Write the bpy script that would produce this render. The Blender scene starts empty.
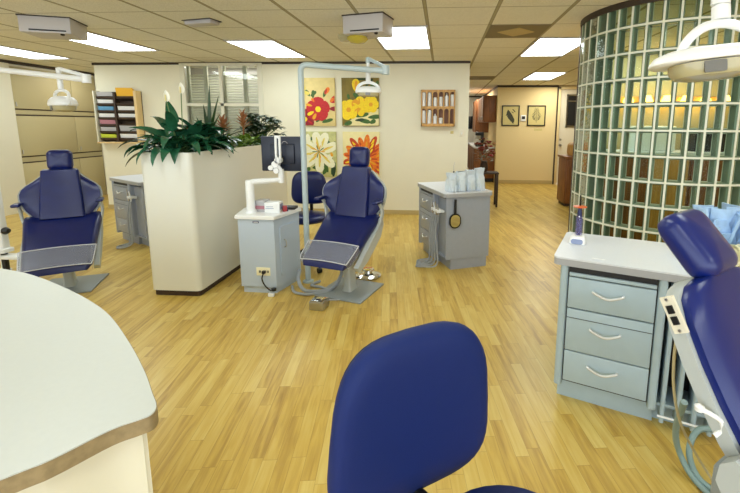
import bpy, bmesh, math, random
from mathutils import Vector, Matrix
random.seed(7)
SC = bpy.context.scene
COL = SC.collection
PI = math.pi
V = Vector

# ------------------------------------------------------------------ materials
def lin(c):
    def f(v):
        v /= 255.0
        return v / 12.92 if v <= .04045 else ((v + .055) / 1.055) ** 2.4
    return (f(c[0]), f(c[1]), f(c[2]), 1.0)

def mat(name, rgb, rough=.5, metal=0.0, spec=.5, noise=0.0, nscale=30.0, bump=0.0, coat=0.0, sheen=0.0):
    m = bpy.data.materials.new(name); m.use_nodes = True
    nt = m.node_tree; b = nt.nodes['Principled BSDF']
    b.inputs['Base Color'].default_value = lin(rgb)
    b.inputs['Roughness'].default_value = rough
    b.inputs['Metallic'].default_value = metal
    b.inputs['Specular IOR Level'].default_value = spec
    b.inputs['Coat Weight'].default_value = coat
    b.inputs['Sheen Weight'].default_value = sheen
    if noise or bump:
        tc = nt.nodes.new('ShaderNodeTexCoord')
        nz = nt.nodes.new('ShaderNodeTexNoise'); nz.inputs['Scale'].default_value = nscale
        nz.inputs['Detail'].default_value = 4
        nt.links.new(tc.outputs['Object'], nz.inputs['Vector'])
        if noise:
            mx = nt.nodes.new('ShaderNodeMix'); mx.data_type = 'RGBA'; mx.blend_type = 'MULTIPLY'
            mr = nt.nodes.new('ShaderNodeMapRange')
            mr.inputs['From Min'].default_value = .3; mr.inputs['From Max'].default_value = .7
            mr.inputs['To Min'].default_value = 1 - noise; mr.inputs['To Max'].default_value = 1 + noise * .3
            nt.links.new(nz.outputs['Fac'], mr.inputs['Value'])
            mx.inputs[0].default_value = 1
            mx.inputs[6].default_value = lin(rgb)
            nt.links.new(mr.outputs[0], mx.inputs[7])
            nt.links.new(mx.outputs[2], b.inputs['Base Color'])
        if bump:
            bp = nt.nodes.new('ShaderNodeBump'); bp.inputs['Strength'].default_value = bump
            bp.inputs['Distance'].default_value = .004
            nt.links.new(nz.outputs['Fac'], bp.inputs['Height'])
            nt.links.new(bp.outputs['Normal'], b.inputs['Normal'])
    return m

def emit(name, rgb, strength):
    m = bpy.data.materials.new(name); m.use_nodes = True
    b = m.node_tree.nodes['Principled BSDF']
    b.inputs['Base Color'].default_value = lin(rgb)
    b.inputs['Emission Color'].default_value = lin(rgb)
    b.inputs['Emission Strength'].default_value = strength
    return m

def glass(name, rgb, ior=1.45, rough=0.0):
    m = bpy.data.materials.new(name); m.use_nodes = True
    b = m.node_tree.nodes['Principled BSDF']
    b.inputs['Base Color'].default_value = lin(rgb)
    b.inputs['Transmission Weight'].default_value = 1
    b.inputs['Roughness'].default_value = rough
    b.inputs['IOR'].default_value = ior
    return m

def film(name, rgb, alpha, rough=.15):
    m = bpy.data.materials.new(name); m.use_nodes = True
    b = m.node_tree.nodes['Principled BSDF']
    b.inputs['Base Color'].default_value = lin(rgb)
    b.inputs['Alpha'].default_value = alpha
    b.inputs['Roughness'].default_value = rough
    return m

def nodes_of(m):
    nt = m.node_tree
    def N(t, **kw):
        n = nt.nodes.new(t)
        for k, v in kw.items(): setattr(n, k, v)
        return n
    def L(a, b): nt.links.new(a, b)
    def M(op, a, b=None, c=None):
        n = N('ShaderNodeMath', operation=op)
        for i, v in enumerate((a, b, c)):
            if v is None: continue
            if isinstance(v, (int, float)): n.inputs[i].default_value = v
            else: L(v, n.inputs[i])
        return n.outputs[0]
    return nt, N, L, M

def floor_material():
    m = mat('honey_wood_planks', (206, 160, 80), .36)
    nt, N, L, M = nodes_of(m); b = nt.nodes['Principled BSDF']
    g = N('ShaderNodeNewGeometry')
    rot = N('ShaderNodeVectorRotate', rotation_type='Z_AXIS'); rot.inputs['Angle'].default_value = -math.radians(97.5)
    L(g.outputs['Position'], rot.inputs['Vector'])
    s = N('ShaderNodeSeparateXYZ'); L(rot.outputs[0], s.inputs[0])
    w, ln = .062, .5
    ry = M('DIVIDE', s.outputs[1], w); row = M('FLOOR', ry); fy = M('FRACT', ry)
    wn = N('ShaderNodeTexWhiteNoise', noise_dimensions='1D'); L(row, wn.inputs['W'])
    rx = M('ADD', M('DIVIDE', s.outputs[0], ln), M('MULTIPLY', wn.outputs['Value'], 7.3))
    cid = M('FLOOR', rx); fx = M('FRACT', rx)
    cv = N('ShaderNodeCombineXYZ'); L(row, cv.inputs[0]); L(cid, cv.inputs[1])
    wn2 = N('ShaderNodeTexWhiteNoise', noise_dimensions='2D'); L(cv.outputs[0], wn2.inputs['Vector'])
    # grain, stretched along the plank, shifted per plank
    cg = N('ShaderNodeCombineXYZ')
    L(M('MULTIPLY', s.outputs[0], 2.2), cg.inputs[0]); L(M('MULTIPLY', s.outputs[1], 26), cg.inputs[1])
    L(M('MULTIPLY', wn2.outputs['Value'], 60), cg.inputs[2])
    nz = N('ShaderNodeTexNoise'); nz.inputs['Scale'].default_value = 1.6; nz.inputs['Detail'].default_value = 5
    nz.inputs['Distortion'].default_value = .9
    L(cg.outputs[0], nz.inputs['Vector'])
    cg2 = N('ShaderNodeCombineXYZ')
    L(M('MULTIPLY', s.outputs[0], 5), cg2.inputs[0]); L(M('MULTIPLY', s.outputs[1], 14), cg2.inputs[1])
    L(M('MULTIPLY', wn2.outputs['Value'], 90), cg2.inputs[2])
    wv = N('ShaderNodeTexWave', wave_type='RINGS'); wv.inputs['Scale'].default_value = .55; wv.inputs['Distortion'].default_value = 5
    wv.inputs['Detail'].default_value = 2
    L(cg2.outputs[0], wv.inputs['Vector'])
    t = M('ADD', M('ADD', .05, M('MULTIPLY', wn2.outputs['Value'], .30)), M('ADD', M('MULTIPLY', nz.outputs['Fac'], .62), M('MULTIPLY', wv.outputs['Fac'], .13)))
    cr = N('ShaderNodeValToRGB')
    e = cr.color_ramp.elements
    e[0].position = .18; e[0].color = lin((152, 116, 46))
    e[1].position = .92; e[1].color = lin((218, 196, 116))
    n = cr.color_ramp.elements.new(.55); n.color = lin((200, 167, 80))
    L(t, cr.inputs[0])
    # thin seams
    ey = M('LESS_THAN', M('MINIMUM', fy, M('SUBTRACT', 1, fy)), .018)
    ex = M('LESS_THAN', M('MINIMUM', fx, M('SUBTRACT', 1, fx)), .0025)
    seam = M('MAXIMUM', ey, ex)
    mx = N('ShaderNodeMix', data_type='RGBA'); L(M('MULTIPLY', seam, .35), mx.inputs[0])
    L(cr.outputs[0], mx.inputs[6]); mx.inputs[7].default_value = lin((120, 82, 36))
    L(mx.outputs[2], b.inputs['Base Color'])
    b.inputs['Roughness'].default_value = .33
    return m

def ceiling_material():
    m = mat('acoustic_ceiling_tiles', (205, 186, 142), .9, spec=.1)
    nt, N, L, M = nodes_of(m); b = nt.nodes['Principled BSDF']
    g = N('ShaderNodeNewGeometry'); s = N('ShaderNodeSeparateXYZ'); L(g.outputs['Position'], s.inputs[0])
    T = .61
    fx = M('FRACT', M('DIVIDE', M('ADD', s.outputs[0], .1652 + 40 * T), T))
    fy = M('FRACT', M('DIVIDE', M('ADD', s.outputs[1], -3.631 + 40 * T), T))
    dx = M('MULTIPLY', M('MINIMUM', fx, M('SUBTRACT', 1, fx)), T)
    dy = M('MULTIPLY', M('MINIMUM', fy, M('SUBTRACT', 1, fy)), T)
    bar = M('LESS_THAN', dx, .012)
    edge = M('MAXIMUM', M('LESS_THAN', M('ABSOLUTE', M('SUBTRACT', dx, .014)), .003), M('LESS_THAN', dy, .005))
    nz = N('ShaderNodeTexNoise'); nz.inputs['Scale'].default_value = 130; nz.inputs['Detail'].default_value = 3
    L(g.outputs['Position'], nz.inputs['Vector'])
    cr = N('ShaderNodeValToRGB'); cr.color_ramp.elements[0].position = .32; cr.color_ramp.elements[0].color = lin((216, 214, 200))
    cr.color_ramp.elements[1].position = .6; cr.color_ramp.elements[1].color = lin((236, 234, 222))
    L(nz.outputs['Fac'], cr.inputs[0])
    m1 = N('ShaderNodeMix', data_type='RGBA'); L(M('MULTIPLY', bar, .85), m1.inputs[0]); L(cr.outputs[0], m1.inputs[6]); m1.inputs[7].default_value = lin((158, 150, 116))
    m2 = N('ShaderNodeMix', data_type='RGBA'); L(M('MULTIPLY', edge, .8), m2.inputs[0]); L(m1.outputs[2], m2.inputs[6]); m2.inputs[7].default_value = lin((112, 100, 72))
    L(m2.outputs[2], b.inputs['Base Color'])
    return m

def wood(name, a, c, scale=1.0, rough=.45):
    m = mat(name, a, rough)
    nt, N, L, M = nodes_of(m); b = nt.nodes['Principled BSDF']
    tc = N('ShaderNodeTexCoord'); mp = N('ShaderNodeMapping'); mp.inputs['Scale'].default_value = (18 * scale, 18 * scale, 2 * scale)
    L(tc.outputs['Object'], mp.inputs[0])
    nz = N('ShaderNodeTexNoise'); nz.inputs['Scale'].default_value = 2; nz.inputs['Detail'].default_value = 5; nz.inputs['Distortion'].default_value = 1
    L(mp.outputs[0], nz.inputs['Vector'])
    cr = N('ShaderNodeValToRGB'); cr.color_ramp.elements[0].position = .3; cr.color_ramp.elements[0].color = lin(a)
    cr.color_ramp.elements[1].position = .7; cr.color_ramp.elements[1].color = lin(c)
    L(nz.outputs['Fac'], cr.inputs[0]); L(cr.outputs[0], b.inputs['Base Color'])
    return m

def block_glass(name='green_tinted_glass', ior=1.22, bump=.5, tint=(226, 240, 230), fac=.5):
    m = bpy.data.materials.new(name); m.use_nodes = True
    nt, N, L, M = nodes_of(m); nt.nodes.remove(nt.nodes['Principled BSDF'])
    tr = N('ShaderNodeBsdfTransparent'); tr.inputs[0].default_value = lin(tint)
    gl = N('ShaderNodeBsdfGlossy'); gl.inputs['Roughness'].default_value = .04
    tc = N('ShaderNodeTexCoord'); nz = N('ShaderNodeTexNoise'); nz.inputs['Scale'].default_value = 14; L(tc.outputs['Object'], nz.inputs['Vector'])
    bp = N('ShaderNodeBump'); bp.inputs['Strength'].default_value = bump; bp.inputs['Distance'].default_value = .01; L(nz.outputs['Fac'], bp.inputs['Height']); L(bp.outputs['Normal'], gl.inputs['Normal'])
    fr = N('ShaderNodeFresnel'); fr.inputs['IOR'].default_value = ior
    mx = N('ShaderNodeMixShader'); L(M('MULTIPLY', fr.outputs[0], fac), mx.inputs[0]); L(tr.outputs[0], mx.inputs[1]); L(gl.outputs[0], mx.inputs[2])
    L(mx.outputs[0], nt.nodes['Material Output'].inputs['Surface'])
    return m

MT = dict(
    floor=floor_material(), ceil=ceiling_material(),
    wall=mat('cream_wall_paint', (229, 225, 204), .75, spec=.2, noise=.03, nscale=3),
    wallw=mat('pale_wall_paint', (224, 224, 214), .75, spec=.2),
    hallwall=mat('hall_wall_paint', (226, 206, 156), .75, spec=.2),
    trim=mat('dark_brown_trim', (52, 40, 30), .5),
    base=mat('tan_baseboard', (184, 164, 112), .6),
    cream=mat('cream_laminate', (220, 217, 198), .4, noise=.02, nscale=4),
    planter=mat('planter_laminate', (219, 219, 208), .38),
    deskt=mat('desk_top_laminate', (196, 200, 196), .35, noise=.02, nscale=60),
    deske=mat('desk_edge_strip', (150, 132, 98), .5, noise=.25, nscale=40),
    cup=mat('cupboard_paint', (190, 180, 140), .55),
    dark=mat('near_black', (22, 22, 24), .5), black=mat('black_plastic', (16, 17, 19), .35),
    navy=mat('navy_monitor_plastic', (26, 33, 52), .35),
    vinyl=mat('dark_blue_vinyl', (10, 25, 88), .3, noise=.2, nscale=9, bump=.06),
    vinyl2=mat('bright_blue_vinyl', (14, 32, 104), .28, bump=.05, nscale=240),
    fabric=mat('blue_stool_fabric', (16, 36, 96), .6, bump=.2, nscale=420, spec=.25),
    shell=mat('grey_moulded_shell', (178, 184, 182), .4),
    cab=mat('grey_blue_laminate', (168, 188, 198), .42, noise=.03, nscale=20),
    cab2=mat('grey_laminate', (156, 163, 176), .42, noise=.03, nscale=20),
    cab3=mat('pale_blue_metal', (182, 196, 212), .38),
    cabd=mat('cabinet_gap_grey', (58, 60, 62), .6),
    ctr=mat('grey_worktop_laminate', (212, 216, 222), .38, noise=.04, nscale=160),
    ctre=mat('worktop_edge', (164, 166, 170), .45),
    steel=mat('brushed_steel', (190, 190, 188), .28, metal=1),
    pull=mat('bright_pull', (222, 224, 224), .25, metal=.3),
    chrome=mat('chrome', (215, 215, 215), .12, metal=1),
    plate=mat('grey_painted_steel', (142, 150, 152), .42),
    white=mat('white_plastic', (236, 238, 238), .32),
    offw=mat('off_white_plastic', (226, 220, 200), .4),
    pale=mat('pale_blue_enamel', (180, 196, 200), .3),
    hose=mat('grey_rubber_hose', (158, 164, 170), .5),
    hoset=mat('tan_tubing', (188, 178, 140), .45), hoseg=mat('green_grey_tubing', (126, 150, 148), .4),
    lens=mat('amber_lens', (176, 168, 130), .2, coat=.3), lensy=mat('yellow_lens', (196, 178, 66), .25),
    reflector=mat('grey_reflector', (112, 110, 104), .3, metal=.6),
    soil=mat('dark_soil', (54, 42, 30), .9, noise=.4, nscale=60, bump=.6),
    leafd=mat('deep_green_leaf', (38, 94, 66), .27, noise=.3, nscale=18), leafm=mat('mid_green_leaf', (52, 106, 44), .38, noise=.3, nscale=18),
    leafy=mat('lime_green_leaf', (132, 168, 62), .42, noise=.25, nscale=18), leafo=mat('dark_olive_leaf', (38, 74, 34), .38, noise=.3, nscale=18),
    brom=mat('rust_orange_bract', (176, 118, 76), .5, noise=.25, nscale=40), stem=mat('green_stem', (88, 118, 66), .5),
    petalw=mat('white_spathe', (244, 242, 228), .45), spadix=mat('cream_spadix', (226, 214, 150), .6),
    woodl=wood('light_oak', (176, 130, 66), (206, 160, 90)), woodd=wood('red_brown_wood', (104, 64, 34), (146, 92, 48)),
    woodp=wood('pale_pine', (214, 184, 128), (228, 202, 150)),
    brownd=mat('dark_brown_tray', (58, 42, 32), .6), paper=mat('white_paper', (226, 226, 226), .7),
    folder=mat('manila_yellow', (232, 176, 40), .6), blue=mat('blue_paper', (96, 152, 190), .6), pink=mat('pink_paper', (176, 120, 132), .6),
    lime=mat('lime_paper', (196, 208, 60), .6), greyp=mat('grey_paper', (178, 176, 178), .7),
    mortar=mat('pale_mortar', (228, 230, 214), .7, noise=.05, nscale=60),
    glass=block_glass(), liner=mat('grey_green_block_sides', (132, 142, 126), .3), pane=block_glass('window_pane', 1.5, .05, (246, 248, 244), 1.0),
    clear=film('clear_plastic_sheet', (190, 194, 204), .3, .18), edge=mat('clear_sheet_edge', (196, 198, 204), .25),
    bag=film('pale_blue_poly_bag', (232, 243, 252), .66, .3), bagin=mat('white_cotton', (236, 236, 226), .8),
    bagb=mat('light_blue_tissue', (170, 202, 236), .6, noise=.15, nscale=30), tissue=mat('cream_tissue', (222, 216, 176), .7),
    lamp=emit('fluorescent_diffuser', (244, 254, 255), 8.5), grille=mat('return_air_grille', (118, 106, 76), .6),
    boxg=mat('pale_grey_housing', (186, 182, 182), .45), louver=mat('white_blind_slats', (206, 206, 186), .6),
    mirror=mat('mirror_glass', (214, 220, 214), .04, metal=1), outlet=mat('ivory_outlet', (238, 232, 196), .4),
    canvas=mat('straw_canvas', (226, 206, 140), .7, noise=.1, nscale=14), canvo=mat('olive_canvas', (128, 112, 46), .7, noise=.3, nscale=10),
    canvc=mat('cream_canvas', (234, 222, 164), .7, noise=.06, nscale=14), canvl=mat('leafy_cream_canvas', (200, 200, 134), .7, noise=.25, nscale=14),
    pred=mat('red_paint', (196, 32, 38), .6, noise=.25, nscale=50), pdred=mat('crimson_paint', (142, 20, 34), .6, noise=.2, nscale=50),
    pyel=mat('yellow_paint', (248, 214, 24), .6, noise=.15, nscale=50), pdyel=mat('amber_paint', (226, 160, 24), .6),
    porg=mat('orange_paint', (238, 122, 22), .6, noise=.25, nscale=50), pdorg=mat('burnt_orange_paint', (190, 62, 18), .6),
    pwht=mat('white_paint', (240, 238, 208), .6, noise=.08, nscale=40), pgrn=mat('green_paint', (66, 104, 40), .6, noise=.3, nscale=40),
    pdgrn=mat('dark_green_paint', (34, 62, 30), .6), plyel=mat('soft_yellow_paint', (226, 208, 96), .6),
    sepia=mat('fern_print_paper', (206, 192, 128), .6), fern=mat('fern_ink', (58, 58, 40), .6),
    orange=mat('orange_shield', (214, 96, 36), .3), sleeve=film('lilac_sleeve', (150, 140, 190), .28, .2), navyp=mat('navy_handpiece', (28, 34, 84), .35),
    lcd=mat('grey_display', (128, 142, 178), .3), gold=emit('warm_wall_lamp', (255, 186, 84), 12.0),
    flowr=mat('dark_red_flowers', (128, 54, 40), .7), flowo=mat('orange_flowers', (176, 128, 70), .7), red=mat('red_print', (168, 56, 58), .5),
)

# ------------------------------------------------------------------ mesh helpers
class MB:
    def __init__(s): s.bm = bmesh.new(); s.mi = 0
    def face(s, vs):
        try:
            f = s.bm.faces.new(vs); f.material_index = s.mi; return f
        except ValueError: return None
    def poly(s, pts):
        return s.face([s.bm.verts.new(p) for p in pts])
    def _part(s, tmp, mtx=None):
        if mtx is not None: bmesh.ops.transform(tmp, matrix=mtx, verts=tmp.verts)
        mp = {}
        for v in tmp.verts: mp[v] = s.bm.verts.new(v.co)
        for f in tmp.faces: s.face([mp[v] for v in f.verts])
        tmp.free(); return s
    def box(s, c, d, bev=0.0, seg=2, mtx=None):
        t = bmesh.new(); bmesh.ops.create_cube(t, size=1)
        for v in t.verts: v.co = V((v.co.x * d[0], v.co.y * d[1], v.co.z * d[2]))
        if bev: bmesh.ops.bevel(t, geom=list(t.edges), offset=min(bev, min(d) * .49), segments=seg, affect='EDGES', profile=.5)
        m = Matrix.Translation(V(c))
        if mtx is not None: m = mtx @ m
        return s._part(t, m)
    def span(s, a, b, bev=0.0, seg=2):
        a, b = V(a), V(b)
        return s.box((a + b) / 2, [abs(x) for x in (b - a)], bev, seg)
    def loft(s, rings, cap=True, closed=True):
        R = [[s.bm.verts.new(p) for p in r] for r in rings]
        n = len(R[0])
        for i in range(len(R) - 1):
            for k in range(n if closed else n - 1):
                s.face([R[i][k], R[i][(k + 1) % n], R[i + 1][(k + 1) % n], R[i + 1][k]])
        if cap and closed:
            s.face(list(reversed(R[0]))); s.face(R[-1])
        return s
    def tube(s, pts, r, n=10, cap=True):
        pts = [V(p) for p in pts]; rings = []
        rr = r if isinstance(r, (list, tuple)) else [r] * len(pts)
        up = None
        for i, p in enumerate(pts):
            d = (pts[min(i + 1, len(pts) - 1)] - pts[max(i - 1, 0)]).normalized()
            if up is None:
                up = d.orthogonal().normalized()
            else:
                up = (up - d * up.dot(d))
                up = up.normalized() if up.length > 1e-6 else d.orthogonal().normalized()
            b = d.cross(up)
            rings.append([p + (up * math.cos(2 * PI * k / n) + b * math.sin(2 * PI * k / n)) * rr[i] for k in range(n)])
        return s.loft(rings, cap)
    def cyl(s, a, b, r, r2=None, n=20): return s.tube([a, b], [r, r if r2 is None else r2], n)
    def lathe(s, prof, c=(0, 0, 0), n=24, mtx=None):
        rings = []
        for (r, z) in prof:
            ring = [V((r * math.cos(2 * PI * k / n), r * math.sin(2 * PI * k / n), z)) for k in range(n)]
            rings.append([(mtx @ p if mtx is not None else p) + V(c) for p in ring])
        return s.loft(rings)
    def prism(s, outline, z0, z1, f=None, bev=0):
        g = f or (lambda x, y, z: V((x, y, z)))
        return s.loft([[g(x, y, z0) for x, y in outline], [g(x, y, z1) for x, y in outline]])
    def pillow(s, outline, thick, f, soft=.03, back=True):
        """cushion with rolled edges; outline (u,v); f maps (u,v,w)"""
        n = len(outline); cx = sum(p[0] for p in outline) / n; cy = sum(p[1] for p in outline) / n
        def ring(ins, w):
            o = []
            for (u, v) in outline:
                dx, dy = u - cx, v - cy; l = math.hypot(dx, dy) or 1
                k = max(0.02, (l - ins) / l); o.append(f(cx + dx * k, cy + dy * k, w))
            return o
        rings = []
        if back:
            rings += [ring(soft * 2.2, 0), ring(soft, 0), ring(soft * .3, thick * .12)]
        else: rings += [ring(soft * .3, 0)]
        rings += [ring(0, thick * .38), ring(0, thick * .55), ring(soft * .3, thick * .82), ring(soft, thick * .97), ring(soft * 2.2, thick * 1.06), ring(soft * 4.5, thick * 1.12)]
        return s.loft(rings)
    def build(s, name, mats, parent=None, smooth=True, ang=40, loc=None):
        bmesh.ops.recalc_face_normals(s.bm, faces=s.bm.faces)
        me = bpy.data.meshes.new(name); s.bm.to_mesh(me); s.bm.free()
        for m in (mats if isinstance(mats, (list, tuple)) else [mats]): me.materials.append(MT[m] if isinstance(m, str) else m)
        if smooth:
            me.polygons.foreach_set('use_smooth', [True] * len(me.polygons))
            me.set_sharp_from_angle(angle=math.radians(ang))
        o = bpy.data.objects.new(name, me); COL.objects.link(o)
        if parent is not None: o.parent = parent
        if loc is not None: o.location = loc
        return o

def tag(o, label=None, cat=None, group=None, kind=None):
    if label: o['label'] = label
    if cat: o['category'] = cat
    if group: o['group'] = group
    if kind: o['kind'] = kind
    return o

def thing(name, label, cat, loc=(0, 0, 0), rz=0, group=None):
    o = bpy.data.objects.new(name, None); COL.objects.link(o); o.empty_display_size = .05
    o.location = loc; o.rotation_euler = (0, 0, rz)
    return tag(o, label, cat, group)

def copy_thing(root, loc, rz, label, group=None):
    def cp(o, par):
        c = o.copy(); COL.objects.link(c)
        if par is not None: c.parent = par
        for ch in [x for x in bpy.data.objects if x.parent == o]: cp(ch, c)
        return c
    r = cp(root, None); r.location = loc; r.rotation_euler = (0, 0, rz); r['label'] = label
    if group: r['group'] = group
    return r

def struct(name, mb, m, smooth=False, parent=None):
    o = mb.build(name, m, parent, smooth)
    if parent is None: o['kind'] = 'structure'
    return o

def arc(c, r, a0, a1, n):
    return [(c[0] + r * math.cos(a0 + (a1 - a0) * i / n), c[1] + r * math.sin(a0 + (a1 - a0) * i / n)) for i in range(n + 1)]

def rrect(w, h, r, n=5, cx=0, cy=0):
    r = min(r, w / 2 * .999, h / 2 * .999); o = []
    for (sx, sy, a) in ((1, -1, -PI / 2), (1, 1, 0), (-1, 1, PI / 2), (-1, -1, PI)):
        o += arc((cx + sx * (w / 2 - r), cy + sy * (h / 2 - r)), r, a, a + PI / 2, n)
    return o

def bez(p, n=14):
    """Catmull-Rom through points"""
    p = [V(q) for q in p]; out = []
    q = [p[0] * 2 - p[1]] + p + [p[-1] * 2 - p[-2]]
    for i in range(1, len(q) - 2):
        for k in range(n):
            t = k / n; a, b, c, d = q[i - 1], q[i], q[i + 1], q[i + 2]
            out.append(.5 * ((2 * b) + (c - a) * t + (2 * a - 5 * b + 4 * c - d) * t * t + (3 * b - a - 3 * c + d) * t ** 3))
    out.append(p[-1]); return out

# ------------------------------------------------------------------ room shell
H = 2.435
struct('floor', MB().span((-9, -3, -.1), (7, 15, 0)), 'floor')
struct('ceiling', MB().span((-9, -3, H), (7, 15, H + .1)), 'ceil')
YB = 6.53
WX0, WX1, WZ0, WZ1 = -4.20, -2.95, .95, 2.40
b = MB()
b.span((-5.73, YB, 0), (WX0, YB + .14, H)); b.span((WX1, YB, 0), (.40, YB + .14, H))
b.span((WX0, YB, 0), (WX1, YB + .14, WZ0)); b.span((WX0, YB, WZ1), (WX1, YB + .14, H))
struct('wall_back', b, 'wall')
struct('trim_1', MB().span((-5.75, YB - .012, H - .035), (.41, YB, H)), 'trim')
struct('baseboard_back', MB().span((-5.74, YB - .012, 0), (.40, YB, .075), .004), 'base')
# left wall with the recess for the cupboard
b = MB(); b.span((-7.2, -2, 0), (-6.88, 6.22, H)); b.span((-7.6, 6.22, 0), (-7.5, 8.3, H)); b.span((-7.5, 8.2, 0), (-5.73, 8.3, H))
b.span((-7.5, 7.90, 0), (-6.93, 8.2, H)); b.span((-7.5, 6.22, 2.36), (-6.93, 7.9, H))
struct('wall_left', b, 'cream')
struct('trim_2', MB().span((-6.95, 4.2, H - .045), (-6.87, 8.2, H)), 'trim')
# hall
b = MB(); b.span((1.34, 10.4, 0), (2.80, 10.52, H)); b.span((3.66, 10.4, 0), (6, 10.52, H)); b.span((2.80, 10.4, 2.40), (3.66, 10.52, H)); b.span((1.34, 10.52, 0), (1.46, 14.2, H))
struct('wall_hall', b, 'hallwall')
struct('baseboard_hall', MB().span((1.33, 10.388, 0), (2.76, 10.4, .09), .004), 'base')
struct('trim_3', MB().span((1.325, 10.385, H - .05), (2.8, 10.4, H)), 'trim')
struct('trim_4', MB().span((1.325, 10.4, H - .05), (1.34, 14.1, H)), 'trim')
struct('wall_corridor_end', MB().span((-.5, 14.1, 0), (1.5, 14.2, H)), 'wallw')
struct('trim_5', MB().span((-.4, 14.085, H - .05), (1.33, 14.1, H)), 'trim')
struct('wall_corridor_left', MB().span((-.5, 6.67, 0), (.40, 14.1, H)), 'wallw')
struct('wall_right', MB().span((4.4, -2, 0), (4.5, 10.4, H)), 'hallwall')

# hall door with narrow window, knob
d = MB(); d.span((2.86, 10.42, .01), (3.62, 10.46, 2.36), .004)
door = struct('door_1', d, 'offw')
f = MB(); f.span((2.79, 10.36, 0), (2.86, 10.42, 2.40), .004); f.span((3.62, 10.36, 0), (3.69, 10.42, 2.40), .004); f.span((2.79, 10.36, 2.34), (3.69, 10.42, 2.40), .004)
f.build('door_frame', 'hallwall', door)
f = MB(); f.span((2.775, 10.35, 0), (2.80, 10.40, 2.40)); f.build('door_gap_strip', 'trim', door)
f = MB()
for (a, c) in (((3.02, 1.42), (3.05, 2.22)), ((3.33, 1.42), (3.36, 2.22)), ((3.02, 1.42), (3.36, 1.46)), ((3.02, 2.18), (3.36, 2.22)), ((3.02, 2.04), (3.36, 2.07))):
    f.span((a[0], 10.405, a[1]), (c[0], 10.42, c[1]))
f.build('window_frame', 'steel', door)
MB().span((3.05, 10.412, 1.46), (3.33, 10.42, 2.18)).build('window_pane', 'dark', door)
k = MB(); k.lathe([(.0, 0), (.03, 0), (.03, .008), (.012, .012), (.012, .035), (.028, .045), (.028, .065), (.0, .07)], (2.92, 10.42, .98), 16, Matrix.Rotation(PI / 2, 4, 'X'))
k.lathe([(.0, 0), (.026, 0), (.026, .01), (.0, .012)], (2.92, 10.42, 1.12), 16, Matrix.Rotation(PI / 2, 4, 'X'))
k.build('door_knob', 'steel', door)

# interior window in the back wall, blinds behind the panes
w = MB(); FW = .06
w.span((WX0 - FW, YB - .02, WZ0 - FW), (WX0 + .02, YB + .05, WZ1 + .02)); w.span((WX1 - .02, YB - .02, WZ0 - FW), (WX1 + FW, YB + .05, WZ1 + .02))
w.span((WX0, YB - .02, WZ1 - .02), (WX1, YB + .05, WZ1 + .02)); w.span((WX0, YB - .02, WZ0 - FW), (WX1, YB + .05, WZ0 + .02))
win = struct('window_1', w, 'cream')
XM = -3.585
w = MB(); w.span((XM - .025, YB - .01, WZ0), (XM + .025, YB + .04, WZ1)); w.span((WX0, YB - .01, 1.745), (WX1, YB + .04, 1.79)); w.build('window_bars', 'cream', win)
w = MB()
for x0, x1 in ((WX0 + .02, XM - .025), (XM + .025, WX1 - .02)):
    for z0, z1 in ((WZ0 + .02, 1.745), (1.79, WZ1 - .02)): w.span((x0, YB + .012, z0), (x1, YB + .018, z1))
w.build('window_panes', 'pane', win)
w = MB()
for x0, x1 in ((WX0, -3.92), (-3.86, XM), (XM, -3.26), (-3.20, WX1)):
    z = WZ0 + .03
    while z < WZ1 - .12:
        w.box((0, 0, 0), (x1 - x0 - .03, .05, .005), mtx=Matrix.Translation(((x0 + x1) / 2, YB + .10, z)) @ Matrix.Rotation(math.radians(40), 4, 'X'))
        z += .042
w.build('shutter_louvers', 'louver', win)
w = MB()
for x in (WX0 + .01, -3.89, XM, -3.23, WX1 - .01): w.span((x - .03, YB + .085, WZ0), (x + .03, YB + .125, WZ1))
w.build('shutter_stiles', 'louver', win)
struct('wall_behind_window', MB().span((-4.6, 7.2, 0), (-2.5, 7.25, H)), 'boxg')

# ------------------------------------------------------------------ ceiling fixtures
T = .61
gx = lambda i: i * T - .1652
gy = lambda j: j * T + 3.631
def ceiling_light(i, j, label):
    t = thing('ceiling_light', label, 'ceiling light', (gx(i) + T / 2, gy(j) + T, H), 0, 'fluorescent ceiling panels')
    f = MB()
    for sx in (-1, 1): f.box((sx * (T / 2 - .012), 0, -.006), (.024, 2 * T, .012))
    for sy in (-1, 1): f.box((0, sy * (T - .012), -.006), (T - .048, .024, .012))
    f.build('frame', 'boxg', t, False)
    MB().box((0, 0, -.004), (T - .05, 2 * T - .05, .006)).build('diffuser', 'lamp', t, False)
    return t
ceiling_light(-10, 2, 'glowing rectangular ceiling panel nearest the tan wall cupboards')
ceiling_light(-7, 1, 'glowing ceiling panel just behind the large grey ceiling box over the left chair')
ceiling_light(-4, 2, 'glowing ceiling panel in front of the window above the planter')
ceiling_light(-1, 1, 'glowing ceiling panel beside the grey ceiling box near the picture wall')
ceiling_light(2, 2, 'glowing ceiling panel beside the curved glass block wall')
ceiling_light(3, 7, 'small glowing ceiling panel over the hall near the fern prints')
def vent(i, j, label, size=(T, T)):
    t = thing('ceiling_vent', label, 'ceiling vent', (gx(i) + T / 2, gy(j) + T / 2, H))
    MB().box((0, 0, -.004), (T - .02, T - .02, .006)).build('grille', 'grille', t, False)
    if label.startswith('square'):
        m = MB(); m.poly([(-.17, 0, -.012), (0, -.17, -.012), (.17, 0, -.012), (0, .17, -.012)]); m.loft([[(-.2, 0, -.006), (0, -.2, -.006), (.2, 0, -.006), (0, .2, -.006)], [(-.17, 0, -.016), (0, -.17, -.016), (.17, 0, -.016), (0, .17, -.016)]])
        m.build('diffuser_cone', 'base', t, False)
    return t
vent(1, 1, 'square brown ceiling vent with a diamond centre beside a glowing panel')
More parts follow.
